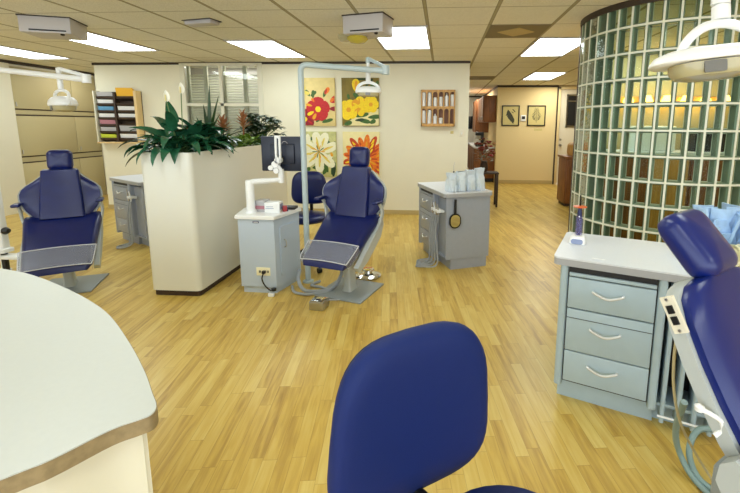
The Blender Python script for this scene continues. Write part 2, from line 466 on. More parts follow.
vent(1, 8, 'plain brown ceiling vent over the hall past the cream wall end')
def ceiling_box(loc, rz, d, label):
    t = thing('ceiling_box', label, 'ceiling box', loc, rz)
    w, dp, h = d
    MB().box((0, 0, -h / 2), (w, dp, h), .006).build('housing', 'boxg', t)
    m = MB(); m.box((0, 0, -.004), (w + .012, dp + .012, .012)); m.build('mounting_plate', 'trim', t, False)
    m = MB(); m.box((.02, -dp / 2 - .001, -h + .022), (w * .72, .006, .012)); m.build('slot', 'black', t, False)
    m = MB(); m.lathe([(0, 0), (.016, 0), (.018, -.012), (0, -.018)], (.12 if w > .3 else .06, -dp / 2 + .03, -h), 14); m.build('knob', 'black', t)
    return t
c = ceiling_box((-3.75, 3.87, H), math.radians(20), (.40, .34, .15), 'large pale grey box hanging under the ceiling above the left dental chair')
c2 = ceiling_box((-.70, 3.90, H), math.radians(-14), (.39, .26, .165), 'pale grey ceiling box with a yellow lens under it above the centre dental chair')
m = MB(); m.lathe([(0, 0), (.09, 0), (.1, -.02), (.07, -.05), (0, -.06)], (-.12, .02, -.165), 18); m.build('lens', 'lensy', c2)
m = MB(); m.lathe([(0, 0), (.06, 0), (.065, -.03), (.04, -.06), (0, -.065)], (-.27, .05, -.13), 16); m.build('reflector', 'lens', c2)
m = MB().cyl((-.27, .05, -.13), (-.18, .02, -.12), .02); m.build('bracket', 'boxg', c2)
t = thing('ceiling_speaker', 'small flat white ceiling fixture with a black rim above the planter', 'ceiling fixture', (-2.33, 3.97, H), math.radians(-12))
MB().box((0, 0, -.02), (.30, .12, .035), .004).build('housing', 'boxg', t); MB().box((0, 0, -.002), (.33, .16, .006)).build('rim', 'black', t, False)

# ------------------------------------------------------------------ built-in cupboard (left)
t = thing('wall_cupboard', 'tan built-in wall cupboard with three rows of flush doors behind the left chair', 'cupboard', (-6.95, 7.06, 0))
b = MB(); b.span((-.5, -.83, .0), (0, .83, 2.36)); b.build('carcass', 'cup', t, False)
b = MB()
for z in (1.64, .87): b.span((-.005, -.82, z - .035), (.004, .82, z + .035))
b.build('rail', 'cup', t, False)
for z0, z1 in ((1.69, 2.33), (.91, 1.57), (.09, .79)):
    for y0, y1 in ((-.815, .27), (.28, .815)):
        d = MB().span((0, y0, z0), (.02, y1, z1), .003).build('door', 'cup', t)
        h = MB().box((.026, y0 + .05, z0 + .07), (.012, .02, .07), .003).build('catch', 'steel', d)
b = MB()
for z in (1.585, 1.68, .80, .90): b.span((-.004, -.82, z - .01), (.012, .82, z + .01))
b.build('shadow_gap', 'brownd', t, False)

# ------------------------------------------------------------------ chart rack with papers on the back wall
t = thing('chart_rack', 'wooden two-column wall rack with dark trays beside the window', 'wall rack', (-5.32, YB, 1.56))
b = MB(); b.span((-.37, -.012, -.41), (.37, 0, .41)); b.build('back_panel', 'brownd', t, False)
for x in (-.36, .345):
    MB().span((x - .022 if x > 0 else x - .012, -.13, -.42), (x + .022 if x > 0 else x + .008, 0, .42), .003).build('side_panel', 'woodp' if x > 0 else 'cream', t)
MB().span((-.38, -.13, -.43), (.367, 0, -.405), .003).build('bottom_shelf', 'woodp', t)
MB().span((-.035, -.12, -.405), (-.005, -.012, .40)).build('divider', 'brownd', t, False)
cols = ((-.335, -.04), (0, .32))
for ci, (x0, x1) in enumerate(cols):
    for k in range(7):
        z = .30 - k * .112
        b = MB(); b.loft([[V((x0, -.10, z)), V((x1, -.10, z)), V((x1, -.112, z + .035)), V((x0, -.112, z + .035))], [V((x0, -.02, z - .03)), V((x1, -.02, z - .03)), V((x1, -.02, z - .02)), V((x0, -.02, z - .02))]])
        b.build('tray', 'brownd', t, False)
PAP = [(0, 0, 'greyp', .05, 'grey papers filling the topmost tray of the left column of the wall rack'), (0, 1, 'paper', .035, 'white papers in the second tray of the left column of the wall rack'),
       (0, 2, 'blue', .04, 'blue papers in the left column of the wall rack'), (0, 3, 'paper', .035, 'white papers directly above the pink papers in the wall rack'),
       (0, 4, 'pink', .05, 'pink papers in the left column of the wall rack'), (0, 5, 'greyp', .04, 'grey papers directly below the pink papers in the wall rack'),
       (0, 6, 'lime', .035, 'lime yellow papers in the lowest tray of the left column'), (1, 0, 'folder', .11, 'bright yellow folder sticking up at the top of the wall rack'),
       (1, 2, 'paper', .045, 'white papers in the third tray of the right column of the wall rack'), (1, 3, 'paper', .03, 'thin white papers just above the tall grey stack in the wall rack'),
       (1, 5, 'greyp', .085, 'tall grey paper stack low in the right column of the wall rack'), (1, 6, 'paper', .045, 'white papers in the lowest tray of the right column')]
for ci, k, mm, hh, lab in PAP:
    hh += .04 + (.06 if mm == 'folder' else 0)
    x0, x1 = cols[ci]; z = .30 - k * .112
    b = MB()
    n = 4
    for q in range(n):
        dx = random.uniform(-.008, .008)
        hq = hh * (1 - .12 * q)
        b.loft([[V((x0 + .012 + dx, -.085 + q * .014, z + .005)), V((x1 - .02 + dx, -.085 + q * .014, z + .005)), V((x1 - .02 + dx, -.079 + q * .014, z + .005)), V((x0 + .012 + dx, -.079 + q * .014, z + .005))],
                [V((x0 + .012 + dx, -.104 + q * .014, z + .055 + hq * .55)), V((x1 - .02 + dx, -.104 + q * .014, z + .05 + hq * .55)), V((x1 - .02 + dx, -.098 + q * .014, z + .05 + hq * .55)), V((x0 + .012 + dx, -.098 + q * .014, z + .055 + hq * .55))]])
    o = b.build('paper_stack', mm, None, False, loc=(-5.32, YB, 1.56)); tag(o, lab, 'papers', 'papers in the wall rack')

# ------------------------------------------------------------------ four flower canvases
def painting(x0, x1, z0, z1, label, back, paint):
    W, Hh = x1 - x0, z1 - z0
    t = thing('flower_canvas', label, 'painting', ((x0 + x1) / 2, YB, (z0 + z1) / 2), 0, 'flower canvases on the back wall')
    MB().box((0, -.016, 0), (W, .032, Hh), .003).build('canvas', back, t)
    mats = ['pred', 'pdred', 'pyel', 'pdyel', 'porg', 'pdorg', 'pwht', 'pgrn', 'pdgrn', 'plyel', 'canvo', 'canvc']
    m = MB(); lay = [0]
    def P(pts, mm):
        m.mi = mats.index(mm); lay[0] += 1; y = -.0325 - .00012 * lay[0]
        q = []
        for u, v in pts:
            q.append(((min(max(u, .01), .99) - .5) * W, y, (min(max(v, .01), .99) - .5) * Hh))
        m.poly(q)
    A = Hh / W
    def petal(cx, cy, a, l, w, mm, base=0.0):
        pts = []
        for k in range(14):
            th = 2 * PI * k / 14
            lx = base + l * .5 + l * .5 * math.cos(th); ly = w * .5 * math.sin(th) * (1 + .25 * math.cos(th))
            pts.append((cx + (lx * math.cos(a) - ly * math.sin(a)) * A, cy + (lx * math.sin(a) + ly * math.cos(a))))
        P(pts, mm)
    def bloom(cx, cy, r, n, c1, c2, cc, wid=.8, a0=0):
        for k in range(n):
            a = a0 + 2 * PI * k / n
            petal(cx, cy, a, r, r * wid, c1 if k % 2 else c2); petal(cx, cy, a + .12, r * .6, r * .16, c2 if k % 2 else c1, r * .25)
        for k in range(6): petal(cx, cy, k * 1.05, r * .24, r * .22, cc)
    paint(P, petal, bloom)
    m.build('painted_flowers', mats, t, False)
    return t
def paint1(P, petal, bloom):
    for (x, y, a, l) in ((.3, .62, 2.2, .16), (.32, .62, .7, .16), (.38, .58, 1.5, .17), (.1, .5, 2.6, .16), (.62, .07, .3, .25), (.8, .1, 2.9, .25), (.45, .08, .8, .15), (.68, .6, 1.2, .16)):
        petal(x, y, a, l, .07, 'pgrn')
    for (x, y, a) in ((.05, .9, -1.0), (.1, .8, -2.0), (.08, .72, -.3)): petal(x, y, a, .17, .07, 'plyel')
    petal(.03, .82, 1.3, .17, .12, 'porg'); petal(.06, .82, 1.6, .13, .06, 'pred')
    petal(.72, .66, 1.0, .17, .09, 'porg'); petal(.72, .66, 1.2, .12, .04, 'pred')
    petal(.86, .5, .5, .2, .14, 'pred'); petal(.86, .5, .8, .12, .07, 'porg'); petal(.84, .36, 0, .2, .1, 'pdred')
    bloom(.14, .14, .22, 6, 'pdred', 'pred', 'pyel', .9, .4)
    bloom(.52, .35, .26, 5, 'pred', 'pred', 'pyel', 1.0, .3)
    petal(.4, .3, 3.6, .16, .07, 'pyel'); petal(.46, .26, 4.2, .14, .07, 'pdyel'); petal(.36, .42, 2.9, .14, .05, 'pdyel'); petal(.42, .5, 2.2, .1, .05, 'porg')
def paint2(P, petal, bloom):
    P([(.0, .0), (1, .0), (1, .36), (.55, .38), (.35, .2), (.1, .05)], 'canvc')
    for (x, y, a, l) in ((.35, .2, .2, .3), (.4, .14, -.2, .3), (.5, .22, 2.9, .3), (.7, .18, .1, .28), (.75, .06, .5, .14), (.05, .03, .3, .18), (.82, .6, 1.6, .28), (.9, .5, 1.9, .28), (.9, .75, 1.2, .2), (.5, .55, 2.4, .2)):
        petal(x, y, a, l, .09, 'pgrn')
    for (x, y, a, l) in ((.3, .97, .05, .4), (.62, .8, .8, .25), (.35, .12, .1, .2)): petal(x, y, a, l, .06, 'pdgrn')
    petal(.38, .72, 1.55, .26, .16, 'pyel'); petal(.38, .74, 1.5, .2, .06, 'pdyel')
    petal(.2, .55, 1.8, .12, .06, 'pgrn')
    bloom(.18, .34, .22, 6, 'pyel', 'pyel', 'pdyel', .85, .2)
    bloom(.5, .42, .2, 6, 'pyel', 'pdyel', 'pyel', .85, .6)
    bloom(.78, .45, .18, 6, 'pyel', 'pyel', 'pdyel', .85, 0)
    petal(.55, .35, 4.4, .15, .12, 'pyel')
def paint3(P, petal, bloom):
    for (x, y, a, l) in ((.75, .1, 1.9, .22), (.85, .05, 1.3, .3), (.6, .05, 1.0, .2), (.9, .62, 2.2, .25), (.8, .7, .3, .2), (.3, .2, .1, .2), (.88, .3, 1.9, .2), (.25, .82, .4, .18), (.1, .1, .8, .15)):
        petal(x, y, a, l, .09, 'pgrn')
    petal(.9, .0, 1.5, .3, .1, 'pdgrn'); petal(.75, .66, .5, .2, .08, 'pdgrn')
    petal(.9, .5, 3.8, .22, .13, 'pwht'); petal(.85, .55, 5.0, .1, .06, 'pdyel'); petal(.2, .95, 4.7, .2, .12, 'pwht')
    for k, a in enumerate((.4, 1.2, 1.75, 2.6, 3.3, 3.9, 4.7, 5.5)):
        petal(.52, .55, a, .46, .2, 'pwht'); petal(.52, .55, a, .34, .045, 'plyel')
        petal(.52, .55, a + .1, .24, .02, 'pdyel')
    for k in range(10): petal(.5, .56, k * .63, .15, .02, 'pgrn' if k % 2 else 'pdyel')
def paint4(P, petal, bloom):
    for ring, (l, w, n) in enumerate(((.52, .13, 17), (.42, .12, 15), (.3, .1, 13))):
        for k in range(n):
            a = 2 * PI * k / n + ring * .2
            petal(.62, .42, a, l * (1 + .08 * math.sin(k * 2.3)), w, ('pdorg', 'porg', 'porg')[(k + ring) % 3])
            petal(.62, .42, a + .03, l * .6, w * .35, ('pyel', 'pdyel', 'pdorg')[(k + ring) % 3], l * .3)
    for k in range(9): petal(.62, .42, k * .7, .13, .06, 'pdgrn' if k % 2 else 'plyel')
    petal(.1, .03, .3, .2, .08, 'pgrn')
painting(-2.29, -1.715, 1.435, 2.185, 'canvas of red and orange poppies on a straw background', 'canvas', paint1)
painting(-1.605, -1.01, 1.435, 2.185, 'canvas of yellow blossoms on an olive background', 'canvo', paint2)
painting(-2.29, -1.715, .61, 1.345, 'canvas of a white lily with green leaves below the poppies', 'canvl', paint3)
painting(-1.605, -1.01, .61, 1.345, 'canvas of a big orange dahlia behind the centre headrest', 'canvc', paint4)

# ------------------------------------------------------------------ small wooden rack with white bottles
RX0, RX1, RZ0, RZ1 = -.345, .185, 1.435, 1.995
t = thing('bottle_rack', 'light oak wall rack with two rows of six arched slots', 'wall rack', (RX0, YB, RZ0))
W, Hh = RX1 - RX0, RZ1 - RZ0
MB().span((0, -.01, 0), (W, 0, Hh)).build('back_panel', 'woodd', t, False)
b = MB(); b.span((0, -.1, 0), (.02, 0, Hh), .002); b.span((W - .02, -.1, 0), (W, 0, Hh), .002); b.span((0, -.1, Hh - .02), (W, 0, Hh), .002); b.span((0, -.1, 0), (W, 0, .045), .002)
b.span((0, -.1, Hh / 2 + .005), (W, 0, Hh / 2 + .03), .002)
b.build('frame', 'woodl', t)
cw = W / 6
b = MB()
for k in range(1, 6): b.span((k * cw - .009, -.098, .03), (k * cw + .009, 0, Hh - .01))
for r in range(2):
    zt = (Hh - .018) if r else (Hh / 2 + .006)
    for k in range(6):
        cx = (k + .5) * cw; rr = cw / 2 - .009
        for q in range(6):
            a0, a1 = PI * q / 6, PI * (q + 1) / 6
            z0 = zt - .012 - rr
            p = [(cx + rr * math.cos(a0), z0 + rr * math.sin(a0)), (cx + rr * math.cos(a1), z0 + rr * math.sin(a1)), (cx + rr * math.cos(a1), zt), (cx + rr * math.cos(a0), zt)]
            b.loft([[V((x, -.097, z)) for x, z in p], [V((x, -.085, z)) for x, z in p]])
b.build('arched_dividers', 'woodl', t, False)
names6 = ('leftmost', 'second', 'third', 'fourth', 'fifth', 'rightmost')
def bottle(k, r, h, tip):
    b = MB(); rr = .030
    if tip: b.lathe([(0, 0), (rr, 0), (rr, h * .72), (rr * .7, h * .8), (rr * .35, h * .84), (rr * .3, h), (0, h)], n=14)
    else: b.lathe([(0, 0), (rr, 0), (rr, h * .9), (rr * .8, h * .95), (rr * .8, h), (0, h)], n=14)
    o = b.build('bottle', 'white', None, loc=(RX0 + (k + .5) * cw, YB - .05, RZ0 + (.311 if r else .046)))
    st = 'tall white bottle' if h > .19 else ('short white bottle' if h > .11 else 'very short white bottle')
    tag(o, f"{st} in the {names6[k]} slot of the {'upper' if r else 'lower'} row of the oak rack", 'bottle', 'white bottles in the oak rack')
for k, h in enumerate((.21, .21, .135, .145, .2, .18)): bottle(k, 1, h, k in (4,))
for k, h in enumerate((.2, .21, .15, .09)): bottle(k, 0, h, k == 2)

# small wall fittings
t = MB().box((0, 0, 0), (.05, .006, .045), .002).build('wall_note', 'sepia', None, loc=(.145, YB - .003, 1.345)); tag(t, 'tiny pale yellow-green note on the wall under the oak bottle rack', 'note')
t = thing('light_switch', 'pale light switch on the cream wall near its right end', 'light switch', (.30, YB, 1.33))
MB().box((0, -.004, 0), (.07, .008, .11), .003).build('plate', 'offw', t); MB().box((0, -.011, 0), (.012, .012, .028), .002).build('toggle', 'white', t)

# fern prints and the thermostat on the hall wall
def print_frame(x0, x1, label, fern):
    t = thing('framed_print', label, 'framed picture', ((x0 + x1) / 2, 10.4, 1.70), 0, 'fern prints on the hall wall')
    w, h = x1 - x0, .50
    b = MB()
    b.span((-w / 2, -.025, -h / 2), (-w / 2 + .025, 0, h / 2)); b.span((w / 2 - .025, -.025, -h / 2), (w / 2, 0, h / 2))
    b.span((-w / 2, -.025, -h / 2), (w / 2, 0, -h / 2 + .025)); b.span((-w / 2, -.025, h / 2 - .025), (w / 2, 0, h / 2))
    b.build('frame', 'black', t, False)
    MB().span((-w / 2 + .02, -.012, -h / 2 + .02), (w / 2 - .02, 0, h / 2 - .02)).build('paper', 'sepia', t, False)
    m = MB()
    def q(pts): m.poly([(x, -.0125 - random.random() * .001, z) for x, z in pts])
    if fern:
        q([(-.004, -.17), (.004, -.17), (.003, .18), (-.003, .18)])
        for k in range(9):
            z = -.12 + k * .033; l = .125 * (1 - abs(k - 2) / 9)
            for s in (-1, 1): q([(0, z), (s * l * .5, z + .035), (s * l, z + .06), (s * l * .6, z + .02)])
    else:
        q([(-.07, .15), (-.1, .06), (-.06, -.06), (.02, -.15), (.09, -.17), (.1, -.1), (.05, .0), (-.02, .1)])
        for k in range(6): q([(-.09 + k * .03, .06 - k * .04), (-.12 + k * .03, .0 - k * .035), (-.06 + k * .03, .0 - k * .04)])
        q([(.03, .16), (.1, .08), (.12, .09), (.07, .15)]); q([(.0, .1), (.08, .05), (.06, .09)])
    m.build('leaf_print', 'fern', t, False)
print_frame(1.455, 1.885, 'black-framed print of a broad dark leaf on the hall wall', False)
print_frame(2.08, 2.52, 'black-framed print of a symmetrical fern frond on the hall wall', True)
t = thing('thermostat', 'small white thermostat between the two fern prints', 'thermostat', (1.985, 10.4, 1.64))
MB().box((0, -.012, 0), (.13, .024, .15), .006).build('housing', 'white', t); MB().box((0, -.025, .01), (.08, .004, .07)).build('display', 'dark', t, False)
t = MB().box((0, 0, 0), (.2, .006, .05)).build('wall_note', 'sepia', None, False, loc=(2.36, 10.397, 1.36)); tag(t, 'yellowish note strip under the fern frond print', 'note')

# ------------------------------------------------------------------ corridor kitchen
t = thing('upper_cabinet', 'red-brown wall cabinet high on the corridor wall past the fern prints', 'cabinet', (1.34, 10.55, 1.54))
MB().span((-.31, 0, 0), (0, 1.6, .66), .003).build('carcass', 'woodd', t)
for k in range(3):
    d = MB().span((-.335, .02 + k * .53, .015), (-.31, .51 + k * .53, .645), .004).build('door', 'woodd', t)
    MB().box((-.345, .06 + k * .53, .1), (.02, .015, .08), .004).build('handle', 'steel', d)
t = thing('tall_wall_cabinet', 'taller red-brown wall cabinet at the far end of the corridor', 'cabinet', (1.34, 12.2, 1.25))
MB().span((-.36, 0, 0), (0, 1.2, .95), .003).build('carcass', 'woodd', t)
for k in range(2): MB().span((-.385, .02 + k * .6, .02), (-.36, .57 + k * .6, .93), .004).build('door', 'woodd', t)
t = thing('base_cabinet', 'wooden base cabinet with a pale counter along the corridor wall', 'cabinet', (1.34, 10.6, 0))
MB().span((-.5, 0, .1), (0, 3.0, .87), .003).build('carcass', 'woodd', t)
MB().span((-.53, -.02, .87), (0, 3.02, .91), .006).build('countertop', 'ctr', t)
for k in range(4): MB().span((-.525, .02 + k * .74, .13), (-.5, .72 + k * .74, .85), .004).build('door', 'woodd', t)
MB().span((-.44, .03, 0), (0, 2.98, .1)).build('toe_kick', 'black', t, False)
t = thing('coffee_maker', 'black and white coffee maker on the corridor counter', 'coffee maker', (.96, 10.85, .91))
MB().box((0, 0, .02), (.2, .24, .04), .008).build('base', 'black', t); MB().box((.07, 0, .17), (.07, .22, .28), .01).build('tower', 'black', t)
MB().box((0, 0, .33), (.21, .24, .09), .012).build('brew_head', 'black', t)
MB().lathe([(0, 0), (.06, 0), (.075, .06), (.06, .13), (.05, .15), (0, .15)], (-.03, 0, .045), 16).build('carafe', 'white', t)
t = MB().lathe([(0, 0), (.05, 0), (.055, .2), (.03, .25), (.03, .28), (0, .28)], n=14).build('canister', 'white', None, loc=(.9, 11.3, .91)); tag(t, 'white canister left of the coffee maker on the corridor counter', 'canister')
t = MB().box((0, 0, .06), (.16, .2, .12), .01).build('counter_box', 'woodp', None, loc=(1.18, 10.7, .91)); tag(t, 'small tan box at the near end of the corridor counter', 'box')
# flower arrangement on a small dark table
t = thing('side_table', 'small dark side table under the red flower arrangement', 'table', (.86, 7.42, 0))
MB().box((0, 0, .61), (.30, .30, .03), .006).build('table_top', 'brownd', t)
for sx in (-1, 1):
    for sy in (-1, 1): MB().box((sx * .125, sy * .125, .2975), (.035, .035, .595), .004).build('leg', 'brownd', t)
t = thing('flower_arrangement', 'red and orange flower arrangement in a dark vase behind the grey cabinet', 'flower arrangement', (.755, 7.42, .625))
MB().lathe([(0, 0), (.05, 0), (.075, .06), (.065, .14), (.05, .18), (.06, .2), (0, .2)], n=18).build('vase', 'brownd', t)
for k in range(34):
    a = random.uniform(0, 2 * PI); e = random.uniform(.1, 1.3); r = random.uniform(.12, .23)
    p = V((math.cos(a) * math.cos(e) * r, math.sin(a) * math.cos(e) * r, .25 + math.sin(e) * r * 1.7)); rr = random.uniform(.024, .042)
    MB().lathe([(0, -rr * .5), (rr * .7, -rr * .3), (rr, .1 * rr), (rr * .6, rr * .5), (0, rr * .4)], p, 8).build('bloom', random.choice(('flowr', 'flowr', 'flowo', 'red')), t)
b = MB()
for k in range(150):
    a = random.uniform(0, 2 * PI); e = random.uniform(-.2, 1.3); r = random.uniform(.08, .22)
    p = V((math.cos(a) * math.cos(e) * r, math.sin(a) * math.cos(e) * r, .24 + math.sin(e) * r * 1.7)); d = V((math.cos(a), math.sin(a), .2)) * .05; s = V((-math.sin(a), math.cos(a), 0)) * .02
    b.poly([p - d, p + s, p + d, p - s])
b.build('foliage', 'leafo', t)
t = thing('wall_telephone', 'dark wall phone at the far left of the corridor end', 'telephone', (.93, 14.1, 1.55))
MB().box((0, -.03, 0), (.14, .06, .42), .01).build('body', 'black', t); MB().box((-.03, -.075, 0), (.05, .03, .36), .01).build('handset', 'dark', t)

# wooden credenza by the hall door
t = thing('credenza', 'reddish wooden credenza standing beside the glass block wall in the hall', 'cabinet', (2.21, 7.45, 0))
MB().span((0, 0, .06), (.75, .45, .88), .004).build('carcass', 'woodd', t); MB().span((-.03, -.03, .88), (.78, .46, .92), .006).build('top', 'woodd', t)
for k in range(2): d = MB().span((.02 + k * .37, -.018, .1), (.36 + k * .37, 0, .84), .004).build('door', 'woodd', t)
MB().span((.03, .03, 0), (.72, .42, .06)).build('plinth', 'brownd', t, False)
t = MB().lathe([(0, 0), (.17, 0), (.19, .06), (.18, .2), (.14, .24), (0, .25)], n=20).build('wicker_basket', 'woodl', None, loc=(2.47, 7.65, .92)); tag(t, 'round tan basket on top of the reddish wooden credenza', 'basket')

# ------------------------------------------------------------------ curved glass block wall
GC = (2.085, 4.0); GR = .80; PW = .1125; PA = PW / GR; PZ = .2032; TH = .085
A0 = math.radians(172); NCOL = 21; NROW = 12
def gp(a, r, z): return V((GC[0] + r * math.cos(a), GC[1] + r * math.sin(a), z))
def arcbox(m, a0, a1, r0, r1, z0, z1, n=1):
    rings = []
    for k in range(n + 1):
        a = a0 + (a1 - a0) * k / n
        rings.append([gp(a, r0, z0), gp(a, r1, z0), gp(a, r1, z1), gp(a, r0, z1)])
    m.loft(rings)
J = .0075
m = MB()
for i in range(NCOL + 1):
    a = A0 + i * PA; arcbox(m, a - J / GR, a + J / GR, GR - TH, GR, 0, H)
for j in range(NROW + 1):
    z = min(j * PZ, H); arcbox(m, A0, A0 + NCOL * PA, GR - TH + .0002, GR - .0002, max(0, z - J), min(H, z + J), NCOL * 2)
wg = struct('wall_glass', m, 'mortar')
ml, mg, mp = MB(), MB(), MB()
for i in range(NCOL):
    for j in range(NROW):
        a0, a1 = A0 + i * PA + (J + .0004) / GR, A0 + (i + 1) * PA - (J + .0004) / GR
        z0, z1 = j * PZ + J + .0004, min((j + 1) * PZ, H) - J - .0004
        def ring(r, ins): return [gp(a0 + ins / GR, r, z0 + ins), gp(a1 - ins / GR, r, z0 + ins), gp(a1 - ins / GR, r, z1 - ins), gp(a0 + ins / GR, r, z1 - ins)]
        ml.loft([ring(GR - TH + .006, 0), ring(GR - TH + .014, .009), ring(GR - .014, .009), ring(GR - .006, 0)], cap=False)
        mp.loft([ring(GR - TH + .012, .0085), ring(GR - TH + .0125, .0135), ring(GR - TH + .0105, .0135)], cap=False)  # bright refracted bevel line painted in as pale frames inside each block
        for r0, r1 in ((GR - .006, GR - .001), (GR - TH + .006, GR - TH + .001)):
            mg.loft([ring(r0, .0005), ring(r0 + (r1 - r0) * .6, .001), ring(r1, .008)], cap=False)
            mg.poly(ring(r1, .008))
ml.build('block_sides', 'liner', wg, False); mp.build('bevel_highlights', 'mortar', wg, False)
mg.build('glass_blocks', 'glass', wg, True, 30)
m = MB(); arcbox(m, A0 - .05, A0 - J / GR - .002, GR - TH - .01, GR + .006, 0, H); m.build('end_post', 'trim', wg, False)
m = MB(); arcbox(m, A0 - .05, A0 + NCOL * PA, GR, GR + .012, H - .05, H, NCOL * 2); struct('trim_6', m, 'trim')
# the room behind the glass
struct('wall_inner', MB().span((1.95, 5.7, 0), (4.4, 5.8, H)), 'cup')
t = thing('counter_cabinet', 'red-brown cabinet seen through the lower glass blocks', 'cabinet', (2.0, 4.95, 0))
MB().span((0, 0, .0), (2.2, .5, 1.12), .004).build('carcass', 'woodd', t); MB().span((-.02, -.03, 1.12), (2.22, .5, 1.16), .006).build('top', 'ctr', t)
for k in range(5): MB().span((.03 + k * .435, -.022, .08), (.43 + k * .435, 0, 1.08), .004).build('door', 'woodl' if k % 2 else 'woodd', t)
t = thing('warm_lamp', 'warm glowing wall lamp glimpsed through the glass blocks', 'lamp', (3.0, 5.7, 1.80))
MB().box((0, -.03, 0), (1.5, .06, .08), .006).build('wall_mount', 'woodl', t)
for k in range(6): MB().lathe([(0, -.09), (.05, -.09), (.065, -.02), (.035, .05), (0, .05)], (-.6 + k * .24, -.12, 0), 14).build('bulb_shade', 'gold', t)
t = MB().box((0, 0, .15), (.42, .3, .3), .02).build('white_machine', 'white', None, loc=(2.55, 5.2, 1.16)); tag(t, 'white boxy machine on the cabinet behind the glass blocks', 'machine')
t = MB().box((0, 0, .13), (.36, .3, .26), .02).build('dark_machine', 'dark', None, loc=(3.15, 5.2, 1.16)); tag(t, 'dark boxy machine beside the white one behind the glass blocks', 'machine')

# ------------------------------------------------------------------ planter
PX0, PX1, PY0, PY1, PZ1 = -2.47, -2.03, 3.15, 5.20, 1.225
t = thing('planter', 'tall cream laminate planter box holding a row of green plants', 'planter', ((PX0 + PX1) / 2, (PY0 + PY1) / 2, 0))
w, l = PX1 - PX0, PY1 - PY0
def rr_ring(w, l, r, z, n=6): return [V((x, y, z)) for x, y in rrect(w, l, r, n)]
b = MB()
b.loft([rr_ring(w, l, .045, .05), rr_ring(w, l, .045, PZ1), rr_ring(w - .04, l - .04, .03, PZ1), rr_ring(w - .04, l - .04, .03, PZ1 - .12), ], cap=True)
b.build('box', 'planter', t)
MB().loft([rr_ring(w - .03, l - .03, .03, 0), rr_ring(w - .03, l - .03, .03, .05)]).build('plinth', 'brownd', t)
MB().loft([rr_ring(w - .045, l - .045, .03, PZ1 - .118), rr_ring(w - .045, l - .045, .03, PZ1 - .04)]).build('soil', 'soil', t)

def leaf(m, p, az, el, ln, wd, droop, fold=.25, roll=0.0, n=7, tip=.5):
    """arching blade: p base, az heading, el start elevation, droop total bend"""
    p = V(p); pts = []; e = el
    for k in range(n + 1):
        pts.append((p.copy(), e)); d = V((math.cos(az) * math.cos(e), math.sin(az) * math.cos(e), math.sin(e)))
        p = p + d * (ln / n); e -= droop / n
    side0 = V((-math.sin(az), math.cos(az), 0))
    L_, C_, R_ = [], [], []
    for k, (q, e) in enumerate(pts):
        t = k / n
        wv = wd * .5 * (math.sin(PI * min(1, t ** tip)) ** .8 if 0 < t < 1 else .04)
        up = V((-math.cos(az) * math.sin(e), -math.sin(az) * math.sin(e), math.cos(e)))
        s = (side0 * math.cos(roll) + up * math.sin(roll)); u2 = (up * math.cos(roll) - side0 * math.sin(roll))
        L_.append(m.bm.verts.new(q + s * wv + u2 * wv * fold)); C_.append(m.bm.verts.new(q)); R_.append(m.bm.verts.new(q - s * wv + u2 * wv * fold))
    for k in range(n):
        m.face([L_[k], C_[k], C_[k + 1], L_[k + 1]]); m.face([C_[k], R_[k], R_[k + 1], C_[k + 1]])
ZS = PZ1 - .04
rnd = random.Random(11)
# peace lily
t = thing('peace_lily', 'peace lily with big drooping dark leaves and white flowers at the planter front', 'plant', (-2.27, 3.42, ZS), 0, 'plants in the cream planter')
b = MB(); sb = MB()
for k in range(140):
    az = rnd.uniform(0, 2 * PI); el = rnd.uniform(.3, 1.35); r0 = rnd.uniform(.05, .2)
    base = V((math.cos(az) * .05 * rnd.random(), math.sin(az) * .08 * rnd.random() + rnd.uniform(-.14, .48), 0))
    st = rnd.uniform(.06, .22)
    q = base + V((math.cos(az) * math.cos(el), math.sin(az) * math.cos(el), math.sin(el))) * st
    sb.tube([base, (base + q) / 2 + V((0, 0, .01)), q], .004, 5)
    leaf(b, q, az, el - .15, rnd.uniform(.18, .27), rnd.uniform(.08, .122), rnd.uniform(.7, 1.7), .3, rnd.uniform(-.4, .4))
# long leaves that rise above the clump or spill over the left rim
for az, el, ln, dr, st in ((2.7, 1.0, .3, 1.0, .24), (3.05, .75, .34, 1.2, .22), (3.3, .5, .34, 1.2, .2), (2.4, 1.25, .3, .5, .26), (3.5, .2, .3, 1.3, .16), (4.2, .5, .3, 2.0, .12), (4.7, .5, .3, 2.1, .12), (5.2, .5, .28, 2.0, .12), (3.9, .6, .3, 1.8, .14), (5.7, .6, .3, 1.8, .16), (4.5, .8, .28, 2.0, .14), (5.0, .8, .28, 2.0, .16)):
    base = V((0, -.05, 0)); q = base + V((math.cos(az) * math.cos(el), math.sin(az) * math.cos(el), math.sin(el))) * st
    sb.tube([base, (base + q) / 2, q], .0045, 5); leaf(b, q, az, el - .1, ln, .098, dr, .3, 0)
b.build('foliage', 'leafd', t); sb.build('stems', 'stem', t)
for (x, y, z) in ((-.05, -.08, .46), (-.0, .05, .535)):
    f = MB().tube([(x * .2, y * .3, 0), (x * .6, y * .7, z * .6), (x, y, z)], .004, 6).build('flower_stem', 'stem', t)
    m = MB(); leaf(m, (x, y, z - .01), 2.4, 1.75,   .10, .05, .35, .55, 0, 8, .8); m.build('spathe', 'petalw', f)
    MB().tube([(x + .004, y - .012, z), (x + .004, y - .014, z + .05)], .006, 7).build('spadix', 'spadix', f)
